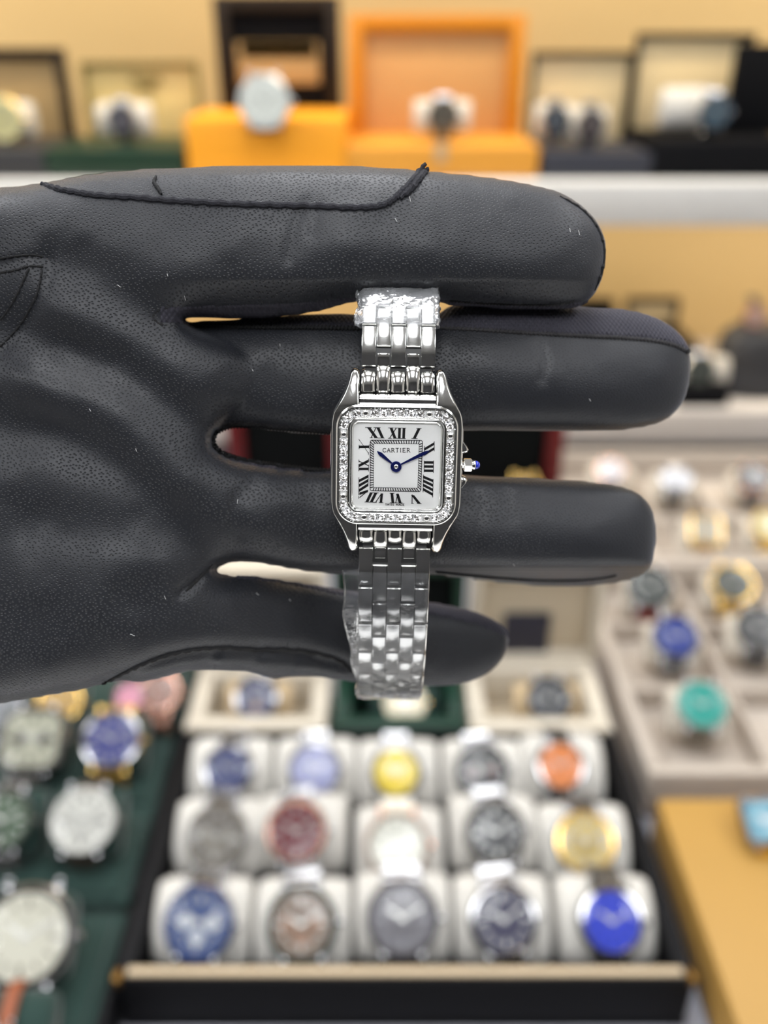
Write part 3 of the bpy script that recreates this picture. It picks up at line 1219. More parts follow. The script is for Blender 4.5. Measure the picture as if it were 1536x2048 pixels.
def screw_mesh():
    bm = bmesh.new()
    add_loops(bm, [circ(6.6 * U, 0, 20), circ(6.6 * U, 0.25e-3 * 0.6, 20), circ(6.2 * U, 0.24e-3, 20), circ(4.6 * U, 0.36e-3, 20), circ(2.4 * U, 0.43e-3, 20), circ(0.5 * U, 0.45e-3, 20)], True, True)
    return bm


PATH = ring_path(105.9, 31.0, 44)
SCREWS = {3, 7, 14, 18, 25, 29, 36, 40}
SCREWS = {3, 40, 7 + 1, 14, 18 + 7, 29 - 11, 36 - 0, 25 + 4}
# eight screws: two per side, seated symmetrically
SCREWS = {3, 40, 8 + 0, 13, 25 - 7, 25, 30, 35}
p_stone = p_screw = None
for k, (x, y, h) in enumerate(PATH):
    isS = min(abs(abs(x) - 58), abs(abs(y) - 57)) < 9 and (abs(x) < 70 or abs(y) < 70) and (abs(x) > 100 and abs(abs(y) - 57) < 9 or abs(y) > 100 and abs(abs(x) - 58) < 9)
    src = p_screw if isS else p_stone
    if src is None:
        if isS:
            src = p_screw = finish(screw_mesh(), 'bezel_screw', M_steel2, bezel, sharp=30)
        else:
            src = p_stone = finish(stone_mesh(), 'bezel_stone', M_stone, bezel, sharp=0)
        o = src
    else:
        o = src.copy()
        COL.objects.link(o)
        o.parent = bezel
    o.location = (x * U, y * U * 0.988, 0.0001)
    o.rotation_euler = (0.06 * math.sin(k * 2.7), 0.06 * math.cos(k * 1.9), R(h) + (0.0 if isS else 0))

# dial
bm = bmesh.new()
add_loops(bm, [rrect(88 * U, 87 * U, 12 * U, -0.00110), rrect(88 * U, 87 * U, 12 * U, -0.00070)])
wpart(bm, 'dial', M_dial)
ZD = -0.68


def flat_quad(bm, pts, z=ZD, th=0.02):
    a = [wl(*crop2(*p), z) for p in pts]
    b = [p + Vector((0, 0, th * 0.001)) for p in a]
    add_loops(bm, [a, b], False, True)


def stroke(bm, x0, y0, x1, y1, w, z=ZD, capdir=None):
    """a bar from end to end; its ends are cut along capdir so that it can lean"""
    dx, dy = x1 - x0, y1 - y0
    L = math.hypot(dx, dy)
    if capdir is None:
        nx, ny = -dy / L * w / 2, dx / L * w / 2
    else:
        cx, cy = capdir
        m = math.hypot(cx, cy)
        sn = abs((dx * cy - dy * cx) / (L * m))
        nx, ny = cx / m * w / 2 / max(sn, 0.35), cy / m * w / 2 / max(sn, 0.35)
    flat_quad(bm, [(x0 + nx, y0 + ny), (x0 - nx, y0 - ny), (x1 - nx, y1 - ny), (x1 + nx, y1 + ny)], z)


numer = bmesh.new()
H = (1, 0)
V = (0, 1)
TK, TN, SF = 23, 7, 5


def serif(x0, y0, x1, y1, w=SF):
    stroke(numer, x0, y0, x1, y1, w)


# XII
stroke(numer, 606, 238, 640, 326, TK, capdir=H); stroke(numer, 650, 240, 593, 328, TN, capdir=H)
stroke(numer, 679, 240, 676, 328, TK, capdir=H); stroke(numer, 717, 240, 713, 328, TK, capdir=H)
serif(582, 238, 628, 238); serif(636, 239, 735, 240); serif(580, 327, 612, 328); serif(622, 327, 732, 329)
# XI
stroke(numer, 415, 234, 480, 323, TK, capdir=H); stroke(numer, 478, 236, 436, 322, TN, capdir=H)
stroke(numer, 494, 236, 534, 324, TK, capdir=H)
serif(385, 234, 440, 235); serif(458, 235, 517, 236); serif(425, 322, 450, 322); serif(460, 323, 552, 325)
# I
stroke(numer, 846, 243, 804, 328, TK, capdir=H); serif(822, 242, 867, 243); serif(780, 328, 832, 330)
# II
stroke(numer, 892, 420, 974, 372, 20, capdir=V); stroke(numer, 892, 462, 974, 414, 20, capdir=V)
serif(890, 392, 890, 474); serif(975, 352, 975, 438)
# III
for yy in (532, 567, 603):
    stroke(numer, 890, yy, 968, yy + 1, 21, capdir=V)
serif(889, 518, 888, 618); serif(969, 517, 967, 622)
# IIII
for a, b in ((656, 690), (690, 729), (726, 768), (762, 808)):
    stroke(numer, 882, a, 964, b, 21, capdir=V)
serif(882, 636, 879, 787); serif(966, 674, 962, 831)
# V
stroke(numer, 790, 812, 846, 882, TK - 2, capdir=H); stroke(numer, 786, 806, 785, 882, TN, capdir=V if False else None)
serif(778, 882, 800, 882); serif(826, 882, 866, 884)
# VI
stroke(numer, 613, 797, 622, 876, TK, capdir=H); stroke(numer, 660, 800, 684, 878, TK, capdir=H); stroke(numer, 664, 798, 646, 876, TN, capdir=H)
serif(594, 795, 634, 796); serif(596, 877, 662, 878); serif(664, 879, 706, 879)
# VII
stroke(numer, 436, 794, 400, 870, TK, capdir=H); stroke(numer, 476, 794, 437, 872, TK, capdir=H)
stroke(numer, 528, 797, 520, 874, TK - 2, capdir=H); stroke(numer, 524, 800, 474, 874, TN, capdir=H)
serif(424, 791, 500, 793); serif(380, 870, 464, 873); serif(458, 874, 484, 874); serif(502, 875, 540, 876)
# VIII
for a, b in ((650, 690), (686, 730), (722, 772)):
    stroke(numer, 411, a, 334, b, 21, capdir=V)
stroke(numer, 409, 776, 336, 800, 20, capdir=V); stroke(numer, 410, 774, 336, 834, TN, capdir=V)
serif(412, 636, 410, 738); serif(332, 660, 331, 792); serif(331, 782, 330, 812); serif(329, 820, 328, 842)
# IX
stroke(numer, 414, 588, 334, 589, 21, capdir=V); stroke(numer, 412, 520, 334, 560, 21, capdir=V); stroke(numer, 412, 560, 334, 522, TN, capdir=V)
serif(416, 500, 416, 530); serif(415, 552, 414, 610); serif(332, 508, 332, 532); serif(331, 546, 331, 608)
# X
stroke(numer, 418, 399, 334, 400, 21, capdir=V); stroke(numer, 334, 338, 372, 392, 4); stroke(numer, 378, 402, 416, 458, 4)
serif(419, 380, 419, 418); serif(333, 382, 333, 420); serif(416, 446, 413, 470, 4); serif(330, 332, 338, 348, 4)
wpart(numer, 'roman_numerals', M_ink, sharp=0)

# minute track: two fine frames and slanted hatching
bm = bmesh.new()


def crop_frame(x0, y0, x1, y1, x2, y2, x3, y3, r, w):
    C = [(x0, y0), (x1, y1), (x2, y2), (x3, y3)]
    pts = []
    for i in range(4):
        p, q, s = np.array(C[i - 1], float), np.array(C[i], float), np.array(C[(i + 1) % 4], float)
        a = q + (p - q) / np.linalg.norm(p - q) * r
        b = q + (s - q) / np.linalg.norm(s - q) * r
        for t in (0, 0.25, 0.5, 0.75, 1):
            pts.append((1 - t) ** 2 * a + 2 * t * (1 - t) * q + t * t * b)
    for i in range(len(pts)):
        a, b = pts[i], pts[(i + 1) % len(pts)]
        if np.linalg.norm(b - a) > 0.1:
            stroke(bm, a[0], a[1], b[0], b[1], w)


OUTQ = [(429, 343), (875, 345), (860, 781), (427, 774)]
INQ = [(459, 372), (846, 374), (834, 752), (456, 747)]
crop_frame(*sum(OUTQ, ()), 18, 6)
crop_frame(*sum(INQ, ()), 5, 3.4)
for s in range(4):
    a0, a1 = np.array(OUTQ[s], float), np.array(OUTQ[(s + 1) % 4], float)
    b0, b1 = np.array(INQ[s], float), np.array(INQ[(s + 1) % 4], float)
    for k in range(19):
        t = (k + 0.5) / 19
        sh_ = 0.02 if s in (0, 2) else -0.02
        A = a0 + (a1 - a0) * (0.02 + 0.96 * t - sh_ * 0.6)
        B = b0 + (b1 - b0) * (0.0 + 1.0 * t + sh_ * 0.6)
        stroke(bm, A[0], A[1], B[0], B[1], 7.5)
wpart(bm, 'minute_track', M_ink, sharp=0)

# lettering
GL = {
    'C': ([[(0.95, 0.22), (0.8, 0.05), (0.5, 0), (0.2, 0.12), (0.03, 0.5), (0.2, 0.88), (0.5, 1), (0.8, 0.95), (0.97, 0.78)]], []),
    'A': ([[(0.05, 1), (0.5, 0), (0.95, 1)], [(0.24, 0.62), (0.76, 0.62)]], [(-0.05, 0.2, 1), (0.78, 1.05, 1)]),
    'R': ([[(0.18, 0), (0.18, 1)], [(0.18, 0), (0.65, 0.02), (0.8, 0.25), (0.65, 0.5), (0.18, 0.52)], [(0.5, 0.52), (0.92, 1)]], [(0, 0.36, 1), (0, 0.3, 0), (0.8, 1.08, 1)]),
    'T': ([[(0.02, 0), (0.98, 0)], [(0.5, 0), (0.5, 1)]], [(0.32, 0.68, 1)]),
    'I': ([[(0.5, 0), (0.5, 1)]], [(0.25, 0.75, 0), (0.25, 0.75, 1)]),
    'E': ([[(0.18, 0), (0.18, 1)], [(0.18, 0), (0.9, 0)], [(0.18, 0.5), (0.7, 0.5)], [(0.18, 1), (0.95, 1)]], [(0, 0.2, 0), (0, 0.2, 1)]),
    'S': ([[(0.88, 0.15), (0.5, 0), (0.12, 0.15), (0.2, 0.42), (0.8, 0.58), (0.9, 0.85), (0.5, 1), (0.1, 0.85)]], []),
    'W': ([[(0, 0), (0.25, 1), (0.5, 0.1), (0.75, 1), (1, 0)]], []),
    'M': ([[(0.05, 1), (0.05, 0), (0.5, 0.8), (0.95, 0), (0.95, 1)]], []),
    'D': ([[(0.1, 0), (0.1, 1), (0.55, 0.98), (0.92, 0.72), (0.92, 0.28), (0.55, 0.02), (0.1, 0)]], []),
}


def letters(bm, text, x0, y0, x1, y1, w, adv, gap, slope=0.0):
    tot = sum(adv.get(c, 1.0) for c in text) + gap * (len(text) - 1)
    k = (x1 - x0) / tot
    x = x0
    for c in text:
        cw = adv.get(c, 1.0) * k
        if c != ' ':
            lines, ser = GL[c]
            def q(p):
                xx = x + p[0] * cw
                return xx, y0 + p[1] * (y1 - y0) + slope * (xx - x0)
            for ln in lines:
                for a, b in zip(ln[:-1], ln[1:]):
                    A, B = q(a), q(b)
                    stroke(bm, A[0], A[1], B[0], B[1], w)
            for (a, b, yy) in ser:
                A, B = q((a, yy)), q((b, yy))
                stroke(bm, A[0], A[1], B[0], B[1], w * 0.75)
        x += cw + gap * k


bm = bmesh.new()
letters(bm, 'CARTIER', 535, 411, 769, 445, 5.2, {'I': 0.55, 'C': 1.0}, 0.22)
letters(bm, 'SWISS MADE', 558, 882, 721, 899, 3.6, {'I': 0.45, ' ': 0.7, 'W': 1.2, 'M': 1.2, 'S': 0.8}, 0.25, 0.02)
wpart(bm, 'dial_lettering', M_ink, sharp=0)


# hands
def sword(tip, z, w, name):
    bm = bmesh.new()
    cx, cy = 649, 569
    dx, dy = tip[0] - cx, tip[1] - cy
    L = math.hypot(dx, dy)
    ux, uy = dx / L, dy / L
    nx, ny = -uy, ux
    prof = [(30, 5.5), (0.55 * L, w * 0.8), (0.80 * L, w), (0.86 * L, w * 0.9), (L, 1.5)]
    lt = [(cx + ux * s + nx * hw, cy + uy * s + ny * hw) for s, hw in prof]
    rt = [(cx + ux * s - nx * hw, cy + uy * s - ny * hw) for s, hw in prof]
    a = [wl(*crop2(*p), z) for p in lt + rt[::-1]]
    b = [p + Vector((0, 0, 0.00012)) for p in a]
    add_loops(bm, [a, b])
    c = wl(*crop2(cx, cy), z)
    r0, r1 = 47 / 4.2667 * U, 20 / 4.2667 * U
    def ring(r, zz):
        return [Vector((c.x + r * math.cos(2 * math.pi * k / 32), c.y + r * math.sin(2 * math.pi * k / 32), c.z + zz)) for k in range(32)]
    add_loops(bm, [ring(r0, 0), ring(r0, 0.0001), ring(r0 * 0.9, 0.00016), ring(r1, 0.00012)], True, True)
    return wpart(bm, name, M_blue, sharp=30)


sword((487, 437), -0.52, 16, 'hour_hand')
sword((938, 430), -0.36, 15, 'minute_hand')
bm = bmesh.new()
c = wl(*crop2(649, 569), -0.25)
add_loops(bm, [[c + Vector((r * U * math.cos(2 * math.pi * k / 20), r * U * math.sin(2 * math.pi * k / 20), z)) for k in range(20)] for r, z in ((4.4, 0), (4.4, 0.0001), (3.0, 0.00016), (2.2, 0.0001), (0.8, 0.00012))])
wpart(bm, 'centre_pin', M_steel2)

# crystal
bm = bmesh.new()
add_loops(bm, [rrect(90.5 * U, 89.5 * U, 14 * U, 0.00005), rrect(90.5 * U, 89.5 * U, 14 * U, 0.00022), rrect(89 * U, 88 * U, 13 * U, 0.0003)], False, True)
wpart(bm, 'crystal', M_glass, label='clear flat crystal')

# crown with blue cabochon between two guards
crown = child_empty('crown', watch)
bm = bmesh.new()


def xlathe(bm, prof, cy, cz, n=24, r6=False):
    loops = []
    for x, r in prof:
        L = []
        for k in range(n):
            a = 2 * math.pi * k / n
            rr = r
            if r6:
                rr = r * math.cos(math.pi / 6) / math.cos(((a + math.pi / 6) % (math.pi / 3)) - math.pi / 6)
            L.append(Vector((x * U, (cy + rr * math.cos(a)) * U, cz * 0.001 + rr * math.sin(a) * U)))
        loops.append(L)
    add_loops(bm, loops)


CY = wl(945, 930, -2.4).y / U
xlathe(bm, [(128, 7), (136, 7), (136.5, 12), (138, 14.6), (151, 14.6), (153, 13), (154, 9)], CY, -2.4, 48, True)
finish(bm, 'crown_knob', M_steel, crown, sharp=25)
bm = bmesh.new()
xlathe(bm, [(153, 8.5), (156, 10.3), (159, 10.2), (160.5, 8.8)], CY, -2.4)
finish(bm, 'collar', M_steel, crown)
bm = bmesh.new()
xlathe(bm, [(159, 8.6), (162, 8.8), (165, 8.0), (167.5, 6.2), (169.2, 3.6), (169.8, 1.0)], CY, -2.4)
finish(bm, 'cabochon', M_cab, crown, sharp=80, label='round blue cabochon')
bm = bmesh.new()
for s in (1, -1):
    P0 = [(124, 58), (133, 50), (141, 40), (145, 31), (143, 26), (135, 23), (124, 23)]
    P0 = [Vector((x * U, (CY + s * y) * U, 0)) for x, y in P0]
    cen = sum((p for p in P0), Vector()) / len(P0)
    add_loops(bm, [[p + Vector((0, 0, -0.0046)) for p in P0], [p + Vector((0, 0, -0.0021)) for p in P0],
                   [cen + (p - cen) * 0.86 + Vector((0, 0, -0.0016)) for p in P0], [cen + (p - cen) * 0.6 + Vector((0, 0, -0.0014)) for p in P0]])
wpart(bm, 'crown_guard', M_steel, sharp=40)

# ------------------------------------------------------------------ bracelet
bracelet = child_empty('bracelet', watch)
COLX = [-59.2, -29.6, 0, 29.6, 59.2]
CW = 28.4


def path_fn(y0, z0, sgn, angs, L):
    """angs: (s in links, angle in degrees) -> position and heading along the bracelet"""
    N = 400
    smax_ = angs[-1][0]
    ss = np.linspace(-1.2, smax_, N)
    an = np.radians(np.interp(ss, [a[0] for a in angs], [a[1] for a in angs]))
    ds = (ss[1] - ss[0]) * L
    yy = np.concatenate([[0], np.cumsum(np.cos(an[:-1]) * ds)])
    zz = np.concatenate([[0], np.cumsum(-np.sin(an[:-1]) * ds)])
    yy -= np.interp(0, ss, yy)
    zz -= np.interp(0, ss, zz)

    def f(s):
        y = np.interp(s, ss, yy)
        z = np.interp(s, ss, zz)
        a = np.interp(s, ss, an)
        return y0 + sgn * y, z0 + z, a * sgn
    return f


LB = 87.0
bot = path_fn(-171, -2.3 / PX, -1, [(-1.2, 0), (0, 1), (1, 6), (2, 20), (3, 33), (4, 40), (5, 50), (6, 68), (7, 90), (8, 100), (9.5, 104)], LB)
topf = path_fn(193, -2.4 / PX, 1, [(-1.2, 0), (0, 3), (1, 18), (1.7, 50), (2.3, 74), (3.2, 84), (5, 86)], LB)


def link(fn, s0, s1, x, w, sgn, m=None, name='bracelet_link', thick_=26.0):
    """a slightly domed link between two stations of the bracelet path"""
    y0, z0, _ = fn(s0)
    y1, z1, _ = fn(s1)
    d = Vector((0, y1 - y0, z1 - z0))
    L = d.length
    d.normalize()
    up = Vector((0, d.z, -d.y)) if sgn > 0 else Vector((0, -d.z, d.y))      # away from the inside of the loop
    bm = bmesh.new()
    n = 10
    e = 1.6
    loops = []
    prof = [(0, -e * 1.5), (0.02, -0.5), (0.06, 0)] + [(t, 4.6 * math.sin(math.pi * t)) for t in (0.2, 0.35, 0.5, 0.65, 0.8)] + [(0.94, 0), (0.98, -0.5), (1, -e * 1.5)]
    for t, hgt in prof:
        c = Vector((0, y0, z0)) + d * (L * t)
        top_ = c + up * hgt
        bot_ = c - up * thick_
        hw = w / 2
        loops.append([
            (Vector((x - hw, 0, 0)) + bot_), (Vector((x + hw, 0, 0)) + bot_),
            (Vector((x + hw, 0, 0)) + top_ - up * 1.4), (Vector((x + hw - 0.5, 0, 0)) + top_ - up * 0.4), (Vector((x + hw - 1.6, 0, 0)) + top_),
            (Vector((x - hw + 1.6, 0, 0)) + top_), (Vector((x - hw + 0.5, 0, 0)) + top_ - up * 0.4), (Vector((x - hw, 0, 0)) + top_ - up * 1.4)])
    loops = [[p * U for p in L_] for L_ in loops]
    add_loops(bm, loops)
    return finish(bm, name, m or M_steel2, bracelet, sharp=28)


GAPL = 0.035
for ci, x in enumerate(COLX):
    odd = ci % 2 == 0
    st = [0, 1, 2, 3, 4, 5, 6, 6.4] if odd else [0.42, 1.42, 2.42, 3.42, 4.42, 5.42, 6.0]
    for a, b in zip(st[:-1], st[1:]):
        link(bot, a + GAPL, b - GAPL, x, CW, 1)
    st = [-0.0, 1, 2] if odd else [0.46, 1.46, 1.95]
    for a, b in zip(st[:-1], st[1:]):
        link(topf, a + GAPL, b - GAPL, x, CW, -1, thick_=12.0)

# end links: five fluted ribs, the even ones with a tongue reaching to the first links
for s in (1, -1):
    bm = bmesh.new()
    for ci, x in enumerate(COLX):
        odd = ci % 2 == 0
        y0 = 140 if s > 0 else 133
        y1 = (191 if odd else 203) if s > 0 else (168 if odd else 180)
        loops = []
        K = 9
        for t in np.linspace(0, 1, K):
            y = y0 + (y1 - y0) * t
            e = math.sqrt(max(0.0, 1 - (2 * t - 1) ** 6))
            zt = -1.5 - 1.3 * t * t * t - 1.1 * (1 - e)
            L_ = []
            for k in range(9):
                a = math.pi * k / 8
                L_.append(Vector((x + 14.5 * math.cos(a) * (1 - 0.1 * (1 - e)), y * s, (zt - 1.2 + 1.2 * math.sin(a) ** 0.5) / PX)))
            L_ += [Vector((x - 14.5, y * s, -4.6 / PX)), Vector((x + 14.5, y * s, -4.6 / PX))]
            loops.append([p * U for p in L_])
        add_loops(bm, loops)
        if not odd:
            yy = (222 if s > 0 else 197)
            y2 = y1 - 6
            add_box(bm, (x * U, s * (y2 + yy) / 2 * U, (-3.6) * 0.001), (24 * U, (yy - y2) * U, 0.0018), 2.4 * U)
    finish(bm, 'end_link', M_steel, bracelet, sharp=40)
# inner core that joins the links
for fn, smx in ((bot, 6.3), (topf, 1.98)):
    bm = bmesh.new()
    loops = []
    for s in np.linspace(-0.15, smx - 0.2, 50):
        y, z, a = fn(s)
        ca, sa = math.cos(abs(a)), math.sin(abs(a))
        sg = 1 if fn is topf else -1
        nrm = Vector((0, sg * sa, ca))
        c = Vector((0, y, z))
        q = [c - nrm * 8, c - nrm * (20 if fn is bot else 13)]
        loops.append([(q[0] + Vector((-66, 0, 0))) * U, (q[0] + Vector((66, 0, 0))) * U, (q[1] + Vector((66, 0, 0))) * U, (q[1] + Vector((-66, 0, 0))) * U])
    add_loops(bm, loops)
    finish(bm, 'bracelet_pin_row', M_gap, bracelet)

# ------------------------------------------------------------------ clear protective film on the bracelet
M_film = clear_mat('clear_plastic_film', 2.0, (0.97, 0.98, 1.0), 0.07, milk=0.05)
M_film2 = clear_mat('clear_crumpled_film', 1.2, (0.97, 0.98, 1.0), 0.10, milk=0.18)
rnd = random.Random(3)


def film_sleeve(name, fn, s0, s1, xl, xr, label, m, n=46, crumple=0.8, flap=None, gap=7.0):
    """a flattened sleeve of film round the bracelet; flap: (s -> how far it stands out to the left, px)"""
    bm = bmesh.new()
    loops = []
    sg = 1 if fn is topf else -1
    for i, s in enumerate(np.linspace(s0, s1, n)):
        y, z, a = fn(s)
        ca, sa = math.cos(abs(a)), math.sin(abs(a))
        nrm = Vector((0, sg * sa, ca))
        c = Vector((0, y, z))
        fl = flap(s) if flap else 0.0
        L = []
        xs = [(xr, -14), (xr - 1, -4), (xr - 5, gap)] + [(xr - 5 + (xl + 5 - xr + 5) * t, gap + 0.8 * math.sin(9 * t + 4 * s)) for t in np.linspace(0.08, 0.92, 12)] + [(xl + 5, gap)]
        w1 = 3.0 * math.sin(5.0 * s + 1.0)
        w2 = 4.0 * math.sin(3.2 * s)
        xs += [(xl - fl * 0.4, 1.0 + w1), (xl - fl * 0.75, 5.0 + w2), (xl - fl, 2 + w1), (xl - fl - 1, -7), (xl - fl * 0.8, -13 + w2 * 0.5), (xl - fl * 0.4, -11 - w1), (xl, -20)]
        xs += [(xl + 20, -32), (0, -33), (xr - 20, -32)]
        for k, (x, hh) in enumerate(xs):
            j = crumple * (math.sin(k * 2.3 + i * 1.7) + 0.6 * math.sin(k * 5.1 - i * 0.9))
            L.append((c + Vector((x + j * 0.5, 0, 0)) + nrm * (hh + j * 0.55)) * U)
        loops.append(L)
    add_loops(bm, loops, False, False)
    o = finish(bm, name, m, sharp=180)
    o.matrix_world = WM
    return o


o = film_sleeve('plastic_film', bot, 0.62, 6.3, -74.5, 74.5, '', M_film, 60, 0.5,
                lambda s: 32 * min(1, max(0.15, (5.0 - s) / 3.4)) + 3 * math.sin(4 * s))
tag(o, 'clear plastic sleeve round the lower bracelet of the square watch, with a loose flap', 'plastic film')
o = film_sleeve('plastic_film', topf, 0.98, 2.3, -78, 82, '', M_film2, 30, 3.6,
                lambda s: 7 + 4 * math.sin(7 * s), gap=9.0)
tag(o, 'crumpled clear plastic film round the upper bracelet, tucked under the index finger', 'plastic film')

# ------------------------------------------------------------------ background: materials
M_bsteel = mat('brushed_steel', (0.42, 0.42, 0.43), 0.12, 1.0)
M_bgold = mat('yellow_gold', (0.85, 0.58, 0.18), 0.22, 1.0)
M_rose = mat('rose_gold', (0.72, 0.42, 0.32), 0.25, 1.0)
M_black_m = mat('black_metal', (0.02, 0.02, 0.022), 0.3, 0.4)
M_cr = clear_mat('dome_crystal', 0.55)
M_cushW = mat('white_cushion_suede', s2l((206, 203, 196)), 0.85, var=0.04, bump=0.2, bscale=500, sheen=0.2)
M_cushC = mat('cream_cushion_suede', s2l((206, 198, 184)), 0.85, var=0.04, bump=0.2, bscale=500, sheen=0.2)
M_cushT = mat('tan_cushion', s2l((196, 172, 135)), 0.85, var=0.05, bump=0.2, bscale=500)
M_green = mat('dark_green_velvet', s2l((24, 52, 46)), 0.9, var=0.12, vscale=60, bump=0.3, bscale=700, sheen=0.25)


def colm(rgb, rough=0.4, metal=0.0, coat=0.0):
    return mat('paint_%d_%d_%d_%d' % (rgb[0], rgb[1], rgb[2], int(metal * 10 + rough * 100)), s2l(rgb), rough, metal, coat=coat)


def shape_loop(kind, r, z, n=40):
    if kind == 'round':
        return circ(r, z, n)
    if kind == 'square':
        return rrect(r * 0.92, r * 1.0, r * 0.28, z, 10)
    return rrect(r * 1.0, r * 0.98, r * 0.55, z, 10)          # cushion shape


METALS = {'steel': M_bsteel, 'gold': M_bgold, 'rose': M_rose, 'black': M_black_m}


def frame_of(pos, nrm, roll=0.0):
    z = Vector(nrm).normalized()
    up = Vector((0, 0, 1)) - z * z.z
    if up.length < 1e-4:
        up = Vector((0, 1, 0))
    up.normalize()
    x = up.cross(z)
    m = Matrix(((x.x, up.x, z.x, pos.x), (x.y, up.y, z.y, pos.y), (x.z, up.z, z.z, pos.z), (0, 0, 0, 1)))
    return m @ Matrix.Rotation(R(roll), 4, 'Z')


def band_path(y0, a, b, tmax, off, n=26):
    """from the lugs back along an upright oval cushion of half length a and half depth b"""
    out = []
    t0 = math.asin(min(0.98, y0 / (a + off)))
    for k in range(n + 1):
        t = t0 + (tmax - t0) * k / n
        out.append(((a + off) * math.sin(t), -b + (b + off) * math.cos(t), t))
    return out


